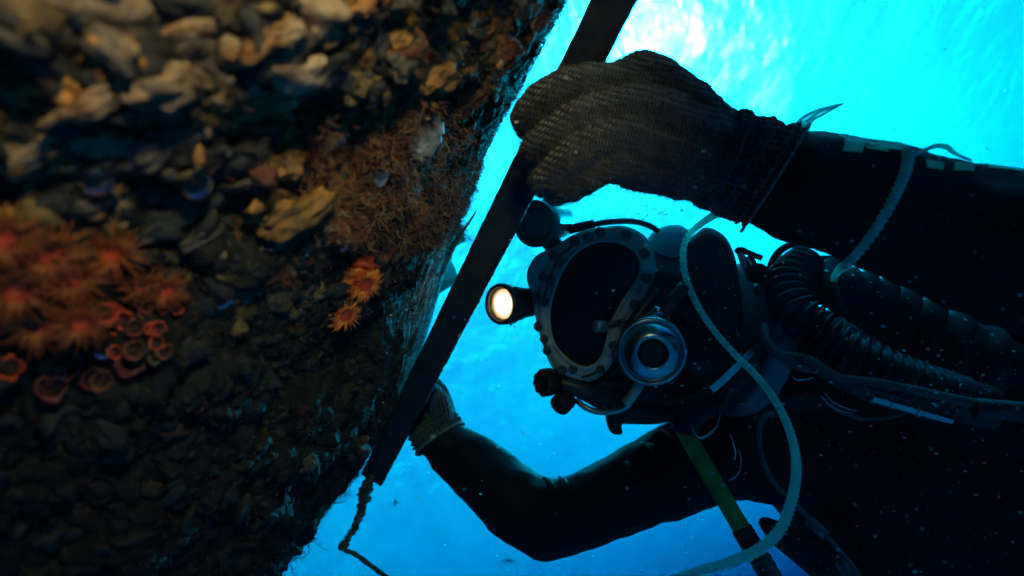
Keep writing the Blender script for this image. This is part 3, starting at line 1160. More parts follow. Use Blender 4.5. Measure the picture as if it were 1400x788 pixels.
# far hand
axis_f = (P(612, 618, 1.06) - P(590, 540, 1.1)).normalized()
side_f = axis_f.cross(P(600, 580, 1.08).normalized()).normalized()
knit_f = knit_mat("knit_brown_far", axis_f, side_f, (0.012, 0.008, 0.007), (0.08, 0.055, 0.04))
mb = MB()
for ch in [
    [(605, 602, 1.07, .036), (595, 575, 1.075, .036), (583, 548, 1.085, .033)],
    [(608, 598, 1.08, .034), (603, 570, 1.09, .026), (597, 540, 1.10, .022)],
    [(593, 534, 1.10, .020), (586, 524, 1.09, .0155), (568, 524, 1.06, .0135), (557, 534, 1.03, .012)],
    [(587, 552, 1.10, .019), (576, 545, 1.09, .0155), (558, 545, 1.06, .0135), (548, 554, 1.03, .012)],
    [(585, 572, 1.09, .018), (572, 566, 1.085, .015), (554, 566, 1.06, .0135), (544, 574, 1.04, .012)],
    [(585, 590, 1.08, .017), (572, 586, 1.075, .0145), (556, 586, 1.055, .013), (548, 592, 1.04, .011)],
    [(603, 572, 1.05, .020), (599, 548, 1.02, .0165), (585, 532, 0.995, .014), (578, 528, 0.985, .0125)],
]:
    blob_chain(mb, ch, 16)
glove2 = mb.build("glove", knit_f, person)
fuse(glove2, 0.0022, 4, [(0.012, 0.002, 2)])
glove2["label"] = "glove of the far hand mostly hidden behind the bar"
pa = pathP([(598, 574, 1.068), (602, 584, 1.067), (606, 593, 1.065), (610, 600, 1.063)], 50)
pa = pathP([(588, 576, 1.068), (592, 584, 1.066), (597, 592, 1.064), (602, 600, 1.061)], 50)
rr = np.interp(np.linspace(0, 1, 50), [0, .3, .7, 1], [.038, .0405, .0425, .041])
v, f = tube(pa, rr, 120, mod=lambda i, a: 1 + 0.02 * math.cos(32 * a) + 0.05 * math.sin(i * 0.6 + 1.2 * math.sin(2 * a)) * min(1, i / 8), cap=False)
mesh_obj("cuff", v, f, knit_f, glove2)
band_m = noise_mat("pale_band", (0.08, 0.09, 0.09), (0.18, 0.18, 0.17), scale=60, rough=0.7, bump=0.3, bump_scale=300, dist=0.001)
T_, N_, B_ = frames(pa)
ring = [pa[-1] + 0.043 * (math.cos(a) * N_[-1] + math.sin(a) * B_[-1]) for a in np.linspace(0, 2 * math.pi, 60)]
v, f = tube(ring, 0.0026, 8, cap=False)
mesh_obj("wrist_band", v, f, band_m, glove2)


def fuzz(o, n, lmin, lmax, seed):
    """stray fibres standing off the knit"""
    dg = bpy.context.evaluated_depsgraph_get()
    ev = o.evaluated_get(dg)
    me = ev.to_mesh()
    mw = np.array(o["_w"])
    co = np.empty(len(me.vertices) * 3)
    me.vertices.foreach_get("co", co)
    no = np.empty(len(me.vertices) * 3)
    me.vertices.foreach_get("normal", no)
    ev.to_mesh_clear()
    co, no = co.reshape(-1, 3) + mw, no.reshape(-1, 3)
    r_ = np.random.RandomState(seed)
    mb_ = MB()
    for i in r_.randint(0, len(co), n):
        d_ = no[i] + 0.8 * r_.randn(3)
        mb_.add(*strand(co[i] - no[i] * 0.0005, d_, r_.uniform(lmin, lmax), 0.00026, 0.5, r_, 3))
    q = mb_.build("yarn_fuzz", fuzz_m, o)
    q["kind"] = "stuff"


fuzz_m = noise_mat("yarn_fibre", (0.12, 0.09, 0.07), (0.24, 0.19, 0.15), scale=60, rough=0.9, bump=0)
_nt = fuzz_m.node_tree
_tl = node(_nt, "ShaderNodeBsdfTranslucent")
_tl.inputs["Color"].default_value = (0.5, 0.5, 0.45, 1)
_mx = node(_nt, "ShaderNodeMixShader", Fac=0.5)
_nt.links.new(_nt.nodes["Principled BSDF"].outputs[0], _mx.inputs[1])
_nt.links.new(_tl.outputs[0], _mx.inputs[2])
_nt.links.new(_mx.outputs[0], _nt.nodes["Material Output"].inputs[0])
fuzz(glove, 9000, 0.002, 0.006, 8)
fuzz(glove2, 2500, 0.0015, 0.005, 9)


# pale tape patches on the near sleeve ---------------------------------------------
tape_m = noise_mat("tape", (0.72, 0.68, 0.30), (0.86, 0.82, 0.45), scale=70, rough=0.5, bump=0.3, bump_scale=160, dist=0.001)
ARM = catmull([[*P(p[0], p[1], p[2]), p[3]] for p in [(1040, 240, 0.625, 0.045), (1085, 252, 0.622, 0.0535), (1130, 262, 0.62, 0.0555), (1190, 280, 0.62, 0.058), (1260, 304, 0.62, 0.0615), (1340, 326, 0.61, 0.0665), (1440, 352, 0.60, 0.075)]], 200)
T_, N_, B_ = frames(ARM[:, :3])


from mathutils.bvhtree import BVHTree


def body_bvh():
    ev = body.evaluated_get(bpy.context.evaluated_depsgraph_get())
    me = ev.to_mesh()
    w = Vector([float(c) for c in body["_w"]])
    vs = [v.co + w for v in me.vertices]
    ps = [tuple(p.vertices) for p in me.polygons]
    ev.to_mesh_clear()
    return BVHTree.FromPolygons(vs, ps)


BODY_BVH = body_bvh()


def on_arm(px, py, lift):
    """where the ray through px, py meets the sleeve (or passes closest to it), a little above the cloth"""
    ray = np.array(P(px, py, 1).normalized())
    hit, hn, _, _ = BODY_BVH.ray_cast(Vector((0, 0, 0)), Vector(ray), 1.0)
    if hit is not None:
        return np.array(hit) + np.array(hn) * lift, np.array(hn)
    c = ARM[:, :3]
    along = c @ ray
    dist = np.linalg.norm(c - along[:, None] * ray, axis=1)
    gap = dist - ARM[:, 3]
    i = int(np.argmin(gap))
    q, qn, _, _ = BODY_BVH.find_nearest(Vector(ray * along[i]))
    return np.array(q) + np.array(qn) * lift, np.array(qn)


def patch(quad, lab):
    n = 8
    q = np.array(quad, dtype=float)
    top, bot = [], []
    for i in range(n + 1):
        for j in range(n + 1):
            a, b_ = i / n, j / n
            xy = (q[0] * (1 - a) + q[1] * a) * (1 - b_) + (q[3] * (1 - a) + q[2] * a) * b_
            p, nn = on_arm(xy[0], xy[1], 0.0)
            top.append(p + nn * 0.0012)
            bot.append(p - nn * 0.002)
    faces = []
    N1 = n + 1
    for i in range(n):
        for j in range(n):
            k = i * N1 + j
            faces.append((k, k + 1, k + N1 + 1, k + N1))
            k += N1 * N1
            faces.append((k, k + N1, k + N1 + 1, k + 1))
    edge = [i * N1 for i in range(N1)] + [n * N1 + j for j in range(1, N1)] + [i * N1 + n for i in range(n - 1, -1, -1)] + [j for j in range(n - 1, 0, -1)]
    for a, b_ in zip(edge, edge[1:] + edge[:1]):
        faces.append((a, b_, b_ + N1 * N1, a + N1 * N1))
    o = mesh_obj("tape_patch", top + bot, faces, tape_m, person, smooth=False)
    if lab:
        o["label"] = lab


patch([(1156, 190), (1183, 197), (1178, 209), (1152, 207)], "square yellowish tape patch on the near sleeve")
patch([(1147, 185), (1196, 197), (1196, 200), (1147, 188)], None)
patch([(1184, 200), (1214, 206), (1214, 208), (1184, 203)], None)
patch([(1266, 219), (1290, 224), (1289, 232), (1267, 230)], None)
patch([(1306, 222), (1332, 226), (1331, 234), (1304, 233)], None)
patch([(1352, 226), (1398, 232), (1398, 235), (1352, 230)], None)


# ------------------------------------------------------------------ the diving helmet
shell_dark = noise_mat("helmet_shell", (0.012, 0.013, 0.014), (0.035, 0.035, 0.034), scale=30, rough=0.42, bump=0.3, bump_scale=120, dist=0.001)
frame_m = noise_mat("port_bronze", (0.30, 0.30, 0.265), (0.52, 0.50, 0.44), scale=45, rough=0.5, metal=0.15, bump=0.45, bump_scale=220, dist=0.0008)
screw_m = noise_mat("screw_bronze", (0.025, 0.025, 0.022), (0.12, 0.11, 0.095), scale=90, rough=0.38, metal=0.4, bump=0.3, bump_scale=400, dist=0.0004)
chrome = noise_mat("chrome", (0.30, 0.31, 0.33), (0.55, 0.55, 0.55), scale=40, rough=0.22, metal=1.0, bump=0.12, bump_scale=60, dist=0.0008)
pale_plastic = noise_mat("pale_fibreglass", (0.52, 0.56, 0.57), (0.68, 0.70, 0.70), scale=30, rough=0.5, bump=0.2, bump_scale=120, dist=0.0008)
rubber = noise_mat("black_rubber", (0.005, 0.005, 0.006), (0.014, 0.014, 0.014), scale=60, rough=0.6, bump=0.3, bump_scale=200, dist=0.001)
grey_rubber = noise_mat("grey_rubber", (0.05, 0.055, 0.055), (0.095, 0.098, 0.095), scale=50, rough=0.55, bump=0.35, bump_scale=150, dist=0.001)

PN = cw(-0.20, -0.06, -0.97).normalized()           # the way the face port looks
PC = P(815, 415, 0.930)


def PL(px, py, off=0.0, c=None, n=None):
    """the point of the port's plane (raised by off) seen at px, py"""
    c = (c or PC) + (n or PN) * off
    ray = P(px, py, 1)
    return ray * (c.dot(n or PN) / ray.dot(n or PN))


def Z1(x, y):
    return 640 + x / 2.13, 240 + y / 2.13


def Z2(x, y):
    return 840 + x / 2.25, 270 + y / 2.25


def outline(zpts, n=96, conv=Z1):
    """closed smooth outline, n points, from a list of places"""
    p = np.array([conv(*q) for q in zpts])
    p = np.vstack([p[-2:], p, p[:3]])
    k = len(zpts)
    out = []
    for u in np.linspace(0, k, n, endpoint=False):
        i = int(u)
        t = u - i
        p0, p1, p2, p3 = p[i + 1:i + 5]
        out.append(0.5 * (2 * p1 + (p2 - p0) * t + (2 * p0 - 5 * p1 + 4 * p2 - p3) * t * t + (3 * p1 - p0 - 3 * p2 + p3) * t ** 3))
    return np.array(out)


def by_angle(o, n=120):
    """resample an outline at even angles about its own centre so that two outlines pair up"""
    c = np.array([Z1(355, 375)])
    d = np.vstack([o, o[:1]])
    fine = np.vstack([d[i] + (d[i + 1] - d[i]) * t for i in range(len(d) - 1) for t in np.linspace(0, 1, 8, endpoint=False)])
    a = np.arctan2(fine[:, 1] - c[0, 1], fine[:, 0] - c[0, 0])
    out = []
    for q in np.linspace(-math.pi, math.pi, n, endpoint=False):
        i = np.argmin(np.abs((a - q + math.pi) % (2 * math.pi) - math.pi))
        out.append(fine[i])
    out = np.array(out)
    return (np.roll(out, 1, 0) + 2 * out + np.roll(out, -1, 0)) / 4


def loops_mesh(loops, close_last=False, close_first=False):
    n = len(loops[0])
    v = [tuple(p) for lp in loops for p in lp]
    f = []
    for i in range(len(loops) - 1):
        for j in range(n):
            f.append((i * n + j, i * n + (j + 1) % n, (i + 1) * n + (j + 1) % n, (i + 1) * n + j))
    if close_first:
        f.append(tuple(reversed(range(n))))
    if close_last:
        f.append(tuple((len(loops) - 1) * n + j for j in range(n)))
    return v, f


helmet = thing("diving_helmet", "dark commercial diving helmet with bolted face port and two side lamps, worn by the diver", "diving helmet", P(900, 440, 1.06))

INNER = by_angle(outline([(385, 195), (440, 198), (485, 225), (500, 262), (490, 300), (460, 345), (430, 395), (410, 440), (398, 490), (385, 530), (360, 553), (330, 555), (295, 535), (260, 500), (243, 455), (240, 400), (250, 350), (265, 305), (285, 265), (310, 235), (345, 208)]))
OUTER = by_angle(outline([(400, 155), (445, 150), (490, 165), (525, 200), (540, 250), (538, 290), (515, 335), (480, 385), (452, 430), (437, 480), (422, 530), (395, 572), (350, 597), (300, 590), (260, 565), (235, 520), (215, 460), (205, 400), (205, 350), (215, 300), (235, 255), (262, 220), (300, 185), (350, 163)]))


def lerp_o(t):
    return OUTER * (1 - t) + INNER * t


loops = [[PL(*q, -0.012) for q in lerp_o(0.0)], [PL(*q, -0.003) for q in lerp_o(0.0)], [PL(*q, 0.0) for q in lerp_o(0.06)], [PL(*q, 0.0005) for q in lerp_o(0.55)],
         [PL(*q, 0.0) for q in lerp_o(0.74)], [PL(*q, 0.0032) for q in lerp_o(0.79)], [PL(*q, 0.0036) for q in lerp_o(0.92)], [PL(*q, 0.0022) for q in lerp_o(1.0)], [PL(*q, -0.014) for q in lerp_o(1.02)]]
v, f = loops_mesh(loops)
port = mesh_obj("port_frame", v, f, frame_m, helmet)

# dark glass, slightly domed, behind the frame
cc = INNER.mean(axis=0)
loops = [[PL(*(cc + (q - cc) * k), -0.007 + 0.006 * (1 - k * k)) for q in INNER] for k in (1.03, 0.9, 0.7, 0.45, 0.2, 0.04)]
v, f = loops_mesh(loops, close_last=True)
gm, gnt, gb = new_mat("tinted_port_glass")
gb.inputs["Base Color"].default_value = (0.010, 0.013, 0.020, 1)
gb.inputs["Roughness"].default_value = 0.06
gb.inputs["Transmission Weight"].default_value = 0.35
gb.inputs["IOR"].default_value = 1.3
mesh_obj("face_port", v, f, gm, helmet)
# the dark inside of the helmet behind the glass
loops = [[PL(*(cc + (q - cc) * k), -0.0145 - dz) for q in INNER] for k, dz in ((1.015, 0), (0.98, 0.012), (0.8, 0.024), (0.4, 0.03), (0.05, 0.031))]
v, f = loops_mesh(loops, close_last=True)
inner_m = noise_mat("helmet_inside", (0.004, 0.004, 0.005), (0.016, 0.015, 0.016), scale=25, rough=0.8, bump=0.2)
mesh_obj("liner", v, f, inner_m, helmet)

# housing behind the frame, standing out on its left
HOUSE = outline([(170, 290), (196, 236), (250, 208), (300, 176), (350, 157), (400, 150), (445, 146), (492, 160), (530, 195), (546, 250), (542, 292), (520, 340), (486, 390), (458, 435), (442, 484), (424, 536), (396, 578), (350, 602), (298, 596), (252, 570), (226, 520), (208, 462), (196, 415), (185, 350)], 100)
hc = HOUSE.mean(axis=0)
loops = [[PL(*(hc + (q - hc) * k), o) for q in HOUSE] for k, o in ((0.70, -0.0075), (0.97, -0.0065), (0.985, -0.0068), (0.998, -0.0085), (1.0, -0.011), (1.0, -0.058), (1.0, -0.060), (0.99, -0.085), (0.9, -0.11), (0.5, -0.14))]
v, f = loops_mesh(loops, close_last=True)
house = mesh_obj("front_housing", v, f, smooth=False, mat= noise_mat("housing", (0.30, 0.32, 0.30), (0.48, 0.49, 0.45), scale=40, rough=0.5, metal=0.2, bump=0.35, bump_scale=150, dist=0.001), parent=helmet)


def screw(zx, zy, r=0.0050, off=0.0, turn=0.6, parent=port, h=0.0062):
    """slotted cheese-head screw: two half discs and a washer"""
    c = PL(*Z1(zx, zy), off)
    u = (PN.orthogonal()).normalized()
    w = PN.cross(u)
    u, w = (u * math.cos(turn) + w * math.sin(turn)), (w * math.cos(turn) - u * math.sin(turn))
    mb_ = MB()
    mb_.add(*lathe([(r * 1.25, -0.001), (r * 1.25, 0.0008), (r * 1.05, 0.0012), (r, 0.0016), (r, 0.0018)], c, PN, 18))
    for s in (-1, 1):
        arc = [(0.13 * r * s, -0.98 * r)] + [(s * r * math.sin(a) * 1.0, -r * math.cos(a)) for a in np.linspace(0.16, math.pi - 0.16, 10)] + [(0.13 * r * s, 0.98 * r)]
        lo = [c + u * a + w * b + PN * 0.0014 for a, b in arc]
        md = [c + u * a + w * b + PN * (h - 0.0006) for a, b in arc]
        hi = [c + (u * (a - s * .13 * r) * 0.88 + u * s * .13 * r) + w * b * 0.9 + PN * h for a, b in arc]
        mb_.add(*loops_mesh([lo, md, hi], close_last=True))
    return mb_.build("screw", screw_m, parent, smooth=False)


for k, (x, y) in enumerate([(264, 254), (239, 307), (220, 367), (350, 180), (384, 166), (460, 175), (513, 228), (520, 300), (486, 376), (423, 495), (386, 566), (305, 566), (276, 566), (230, 511), (222, 476), (430, 522), (450, 432)]):
    screw(x, y, 0.0060 if k < 9 else 0.0052, 0.0, 0.4 + 0.7 * k)
for k, (x, y) in enumerate([(250, 234), (221, 296), (200, 356), (311, 193), (206, 440)]):
    screw(x, y, 0.0060, -0.0055 if k != 3 else 0.0, 1.0 + 0.9 * k, port)
# locking strips along the left and lower edge of the frame
for pts in ([(318, 192), (296, 212), (270, 232), (258, 250), (244, 285), (232, 320), (222, 350)], [(330, 588), (352, 583), (375, 572), (392, 558), (396, 572)], [(226, 380), (214, 362), (204, 358)]):
    pth = catmull([tuple(PL(*Z1(*q), 0.0015)) for q in pts], 30)
    v, f = tube(pth, 0.0016, 6)
    mesh_obj("locking_strip", v, f, rubber, port)
# diamond maker's mark on the right of the frame
dm = [(490, 340), (500, 318), (508, 326), (497, 348)]
v, f = tube([tuple(PL(*Z1(*q), 0.0008)) for q in dm + dm[:1]], 0.0006, 5)
mesh_obj("diamond_mark", v, f, screw_m, port)

# main shell, and the dark chin with its exhaust
mb = MB()
blob_chain(mb, [(820, 390, 1.05, .060), (880, 395, 1.08, .085), (940, 420, 1.09, .092), (965, 445, 1.09, .098)], 10)
blob_chain(mb, [(850, 490, 1.05, .075), (915, 480, 1.08, .090), (965, 470, 1.09, .098)], 10)
blob_chain(mb, [(800, 530, 0.98, .020), (850, 545, 0.99, .030), (900, 540, 1.0, .040), (950, 545, 1.02, .036)], 10)
sh = mb.build("shell", shell_dark, helmet)
fuse(sh, 0.005, 8)
mb = MB()
blob_chain(mb, [(836, 545, 0.955, .010), (845, 558, 0.955, .020), (875, 562, 0.96, .020), (905, 562, 0.965, .018), (940, 552, 0.97, .014)], 12)
blob_chain(mb, [(836, 552, 0.955, .010), (836, 572, 0.955, .009), (840, 586, 0.955, .0085), (847, 590, 0.955, .006)], 12)
fuse(mb.build("exhaust_whisker", rubber, helmet), 0.003, 6)

# regulator with its chrome cover
RC = P(891, 481, 0.850)
RN = cw(-0.12, -0.02, -1).normalized()
r0 = 0.0415
reg = mesh_obj("regulator_body", *lathe([(r0 * 0.7, -0.075), (r0 * 0.95, -0.045), (r0 * 0.97, -0.012), (r0 * 0.9, -0.008)], RC, RN, 48), shell_dark, helmet)
mesh_obj("clamp_ring", *lathe([(r0 * 0.90, -0.012), (r0 * 1.0, -0.012), (r0 * 1.05, -0.008), (r0 * 1.05, -0.001), (r0 * 1.0, 0.003), (r0 * 0.93, 0.003), (r0 * 0.90, -0.003)], RC, RN, 64), chrome, reg)
mesh_obj("cover", *lathe([(r0 * 0.92, -0.006), (r0 * 0.90, 0.001), (r0 * 0.80, 0.008), (r0 * 0.66, 0.013), (r0 * 0.52, 0.0155), (r0 * 0.44, 0.0155), (r0 * 0.41, 0.012), (r0 * 0.40, 0.006)], RC, RN, 64), chrome, reg)
mesh_obj("purge_button", *lathe([(r0 * 0.41, 0.004), (r0 * 0.40, 0.0105), (r0 * 0.33, 0.012), (r0 * 0.15, 0.0125), (0.0006, 0.0125)], RC, RN, 40), rubber, reg)
for k in range(3):
    a = 0.7 + k * 2.1
    u = RN.orthogonal().normalized()
    w = RN.cross(u)
    c = RC + (u * math.cos(a) + w * math.sin(a)) * r0 * 1.07 - RN * 0.004
    mesh_obj("ring_screw", *lathe([(0.003, -0.004), (0.003, 0.005), (0.002, 0.006)], c, RN, 12), screw_m, reg)
mesh_obj("regulator_bracket", *tube(pathP([(880, 443, .872), (894, 432, .87), (902, 424, .868)], 10), 0.009, 14), chrome, helmet)
mesh_obj("bent_tube", *tube(pathP([(905, 436, .872), (912, 420, .872), (922, 408, .872), (936, 392, .875)], 14), 0.0085, 14), shell_dark, helmet)
mesh_obj("side_rod", *tube(pathP([(862, 455, .885), (868, 438, .884), (882, 418, .886), (899, 397, .89)], 14), [0.006] * 14, 10), shell_dark, helmet)


def slab(zpts, thick, cc_, n_, mat, name, parent, conv=Z1, rnd=0.12, n=60):
    """a rounded plate with the given outline, thick metres deep"""
    o = outline(zpts, n, conv)
    c = o.mean(axis=0)
    loops_ = [[PL(*(c + (q - c) * k), off, cc_, n_) for q in o] for k, off in ((0.02, 0), (1 - rnd * 2, 0), (1 - rnd, -0.06 * thick), (1.0, -0.28 * thick), (1.0, -0.85 * thick), (1 - rnd, -thick), (0.1, -thick))]
    vv, ff = loops_mesh(loops_, True, True)
    return mesh_obj(name, vv, ff, mat, parent)


FACE = cw(0, 0, -1)
slab([(215, 140), (245, 116), (285, 92), (340, 120), (370, 180), (385, 260), (396, 350), (385, 432), (340, 452), (290, 400), (245, 310), (222, 225)], 0.06, P(975, 400, 0.925), cw(-0.1, 0.1, -1).normalized(), rubber, "neck_pad", helmet, Z2, 0.10)

# chrome whisker pipe under the port
v, f = tube(pathP([(788, 546, .93), (797, 555, .925), (815, 563, .92), (838, 563, .915), (856, 556, .91), (868, 541, .905), (873, 524, .90)], 44), 0.0042, 12)
mesh_obj("whisker_pipe", v, f, chrome, helmet)
v, f = tube(pathP([(876, 520, .885), (868, 536, .885), (856, 552, .89)], 12), [0.007] * 12, 10)
mesh_obj("pipe_arm", v, f, frame_m, helmet)

# valve block with its two knobs
mb = MB()
blob_chain(mb, [(770, 524, .95, .012), (790, 530, .95, .014), (812, 540, .95, .013), (835, 545, .955, .012)], 10)
fuse(mb.build("valve_block", shell_dark, helmet), 0.0025, 4)


def knob(px, py, d, ax, r, L, lobes, name="valve_knob"):
    n = 72
    prof = [(0.75, 0), (0.98, 0.08), (1.0, 0.2), (1.0, 0.8), (0.96, 0.93), (0.8, 1.0), (0.45, 1.0), (0.40, 0.93), (0.05, 0.93)]
    v_, f_ = lathe([(a * r, (h - 0.5) * L) for a, h in prof], P(px, py, d), ax, n)
    v_ = np.array(v_)
    a_ = np.array(ax.normalized())
    rel = v_ - np.array(P(px, py, d))
    rad = rel - np.outer(rel @ a_, a_)
    k = np.array([1 + (0.07 * math.cos(lobes * 2 * math.pi * j / n) if lobes else 0) for _ in prof for j in range(n)])
    return mesh_obj(name, v_ + rad * (k - 1)[:, None], f_, rubber, helmet)


knob(749, 523, .945, cw(-0.75, -0.02, -0.65), 0.0185, 0.026, 9)
knob(770, 550, .945, cw(-0.6, -0.45, -0.65), 0.0150, 0.024, 0)
# nose-clearing knob on the glass
c = PL(*Z1(383, 440), 0.016)
ax = cw(-0.85, -0.05, -0.5)
mesh_obj("nose_knob", *lathe([(0.004, -0.010), (0.0078, -0.009), (0.0085, -0.007), (0.0085, 0.006), (0.0072, 0.008), (0.003, 0.0085)], c, ax, 24), noise_mat("nose_knob_metal", (0.20, 0.22, 0.23), (0.34, 0.36, 0.36), scale=60, rough=0.35, metal=0.6, bump=0.2), helmet)
v, f = tube([tuple(PL(*Z1(392, 438), 0.013)), tuple(PL(*Z1(420, 433), 0.008)), tuple(PL(*Z1(446, 428), 0.001))], 0.0042, 12)
mesh_obj("nose_shaft", v, f, screw_m, helmet)

# the two helmet lamps
lamp_m = noise_mat("lamp_housing", (0.035, 0.032, 0.028), (0.085, 0.075, 0.06), scale=60, rough=0.45, metal=0.5, bump=0.3, bump_scale=220, dist=0.0006)
lamp_pale = noise_mat("lamp_housing_skylit", (0.10, 0.12, 0.125), (0.19, 0.21, 0.21), scale=50, rough=0.4, metal=0.5, bump=0.3, bump_scale=200, dist=0.0006)  # paler, bluer copy of the housing, skylight put into its colour
lm, lnt, lb = new_mat("lit_lens")
lb.inputs["Base Color"].default_value = (0.8, 0.75, 0.6, 1)
lb.inputs["Emission Color"].default_value = (1.0, 0.42, 0.22, 1)
lb.inputs["Emission Strength"].default_value = 0.38
bulb_m, _bn, bulb_b = new_mat("glowing_bulb")
bulb_b.inputs["Emission Color"].default_value = (1.0, 0.5, 0.36, 1)
bulb_b.inputs["Emission Strength"].default_value = 1.7
dm_, dnt, db = new_mat("unlit_lens")
db.inputs["Base Color"].default_value = (0.12, 0.24, 0.25, 1)
db.inputs["Roughness"].default_value = 0.25
db.inputs["Transmission Weight"].default_value = 0.3
brass = noise_mat("lamp_brass", (0.25, 0.17, 0.07), (0.5, 0.36, 0.16), scale=60, rough=0.3, metal=0.9, bump=0.2)


def lamp(px, py, d, axis, r, L, mat, lens, lab, lit):
    c = P(px, py, d)
    ax_ = axis.normalized()
    o = mesh_obj("lamp", *lathe([(r * 0.35, -L * 1.08), (r * 0.62, -L * 1.05), (r * 0.72, -L), (r * 0.76, -L * 0.62), (r * 0.86, -L * 0.58), (r * 0.86, -L * 0.40), (r * 0.95, -L * 0.34), (r, -L * 0.30), (r, -0.001), (r * 0.97, 0.0015), (r * 0.83, 0.0015), (r * 0.80, -0.002), (r * 0.79, -L * 0.14)], c, ax_, 48), mat, helmet)
    o["label"] = lab
    mesh_obj("lens_ring", *lathe([(r * 0.80, -L * 0.20), (r * 0.795, -0.003), (r * 0.74, -0.004), (r * 0.70, -L * 0.10), (r * 0.69, -L * 0.2)], c, ax_, 40), brass if lit else mat, o)
    mesh_obj("lens", *lathe([(r * 0.76, -L * 0.20), (r * 0.76, -L * 0.13), (r * 0.6, -L * 0.10), (r * 0.3, -L * 0.085), (0.0004, -L * 0.08)], c, ax_, 40), lens, o)
    if lit:
        mesh_obj("bulb", *lathe([(r * 0.52, -L * 0.098), (r * 0.50, -L * 0.085), (r * 0.3, -L * 0.070), (0.0004, -L * 0.066)], c, ax_, 32), bulb_m, o)
    for k in range(3):
        a = 0.5 + k * 2.09
        u = ax_.orthogonal().normalized()
        w = ax_.cross(u)
        q = c + (u * math.cos(a) + w * math.sin(a)) * r * 0.97 - ax_ * L * 0.15
        mesh_obj("lamp_screw", *lathe([(0.002, -0.001), (0.002, 0.003), (0.0012, 0.0036)], q, (u * math.cos(a) + w * math.sin(a)), 10), screw_m, o)
    return o, c, ax_


LAX = cw(-0.66, -0.02, -0.75)
lamp_lit, LC, LA = lamp(684, 416, .945, LAX, .0290, .062, lamp_m, lm, "lit helmet lamp shining warm white", True)
lamp(730, 306, .955, cw(-0.52, -0.12, -0.85), .0335, .078, lamp_pale, dm_, "unlit helmet lamp above the lit one", False)
ll_data = bpy.data.lights.new("helmet_lamp_light", 'SPOT')
ll_data.energy = 0.025
ll_data.color = (1.0, 0.86, 0.62)
ll_data.spot_size = R(70)
ll_data.spot_blend = 0.8
ll_data.shadow_soft_size = 0.015
ll = bpy.data.objects.new("helmet_lamp_light", ll_data)
COL.objects.link(ll)
ll.location = LC + LA * 0.004
ll.rotation_euler = (-LA).to_track_quat('Z', 'Y').to_euler()
# lamp brackets and cable
v, f = tube(pathP([(712, 416, .985), (730, 414, 1.0), (745, 412, 1.02), (765, 412, 1.03)], 14), [.017, .016, .016, .016, .015, .015, .015, .015, .015, .015, .015, .015, .015, .015], 16)
mesh_obj("lamp_bracket", v, f, lamp_m, helmet)
v, f = tube(pathP([(752, 330, .99), (765, 345, 1.0), (776, 360, 1.01)], 10), 0.014, 14)
mesh_obj("lamp_bracket", v, f, lamp_pale, helmet)
slab([(235, 62), (258, 70), (262, 82), (245, 92), (222, 84), (218, 70)], 0.02, P(750, 275, .955), FACE, lamp_pale, "lamp_clip", helmet, Z1, 0.15, 30)
v, f = tube(pathP([(780, 312, 1.0), (800, 310, 1.0), (830, 304, 1.0), (865, 303, 1.01), (888, 309, 1.02), (904, 320, 1.04)], 40), 0.0045, 12)
mesh_obj("lamp_cable", v, f, grey_rubber, helmet)
v, f = tube(pathP([(778, 314, 1.0), (796, 310, 1.0), (812, 307, 1.0)], 12), 0.0072, 12)
mesh_obj("cable_sleeve", v, f, rubber, helmet)

# crown dome with sunlight put into its pale colour, neck ring and its clamp
V = np.array(P(913, 337, 1.045)) + ICO3 * 0.032 * np.array([1.25, 1.0, 0.95])
mesh_obj("sunlit_crown", V, ICO3F, pale_plastic, helmet)
NA = cw(0.93, -0.22, 0.25).normalized()
NC = P(1002, 462, 1.02)
mesh_obj("neck_ring", *lathe([(0.102, -0.012), (0.112, -0.010), (0.116, 0.0), (0.116, 0.020), (0.112, 0.028), (0.100, 0.030), (0.098, 0.020), (0.098, -0.01)], NC, NA, 72), noise_mat("ring_blue_grey", (0.10, 0.13, 0.15), (0.17, 0.20, 0.22), scale=40, rough=0.4, bump=0.25, bump_scale=120), helmet)
v, f = tube(pathP([(1006, 345, .965), (1012, 341, .963), (1024, 346, .962), (1041, 353, .962)], 16), 0.0042, 10)
mesh_obj("latch_bar", v, f, shell_dark, helmet)
mesh_obj("latch_arm", *tube(pathP([(1012, 345, .966), (1016, 358, .966), (1020, 368, .968)], 10), 0.005, 10), pale_plastic, helmet)
mesh_obj("latch_shaft", *tube(pathP([(1022, 352, .97), (1028, 362, .966), (1034, 372, .962)], 8), 0.0085, 14), chrome, helmet)
mesh_obj("latch_knob", *lathe([(0.006, -0.016), (0.0125, -0.014), (0.0145, -0.010), (0.0145, 0.003), (0.0125, 0.006), (0.004, 0.0065)], P(1036, 374, .955), cw(0.1, -0.1, -1), 36), rubber, helmet)
mesh_obj("latch_plug", *lathe([(0.006, -0.016), (0.0105, -0.014), (0.0115, -0.008), (0.0115, 0.003), (0.009, 0.005), (0.004, 0.003)], P(1044, 397, .965), cw(0.1, -0.1, -1), 30), lamp_pale, helmet)
mesh_obj("neck_buckle", *tube(pathP([(972, 532, .90), (990, 516, .895), (1010, 496, .895), (1028, 478, .90)], 14), [.007] * 14, 4), chrome, helmet, smooth=False)
mesh_obj("neck_strap", *tube(pathP([(985, 548, .90), (1000, 528, .90), (1025, 500, .905), (1042, 478, .91)], 14), [.012] * 14, 10), rubber, helmet)


# ------------------------------------------------------------------ hoses, ropes and small gear
def corrugated(pts, r, nrings, n=None):
    n = n or nrings * 6
    pa = pathP(pts, n)
    rr = r * (1 + 0.13 * np.cos(np.linspace(0, nrings * 2 * math.pi, n)))
    return tube(pa, rr, 36)


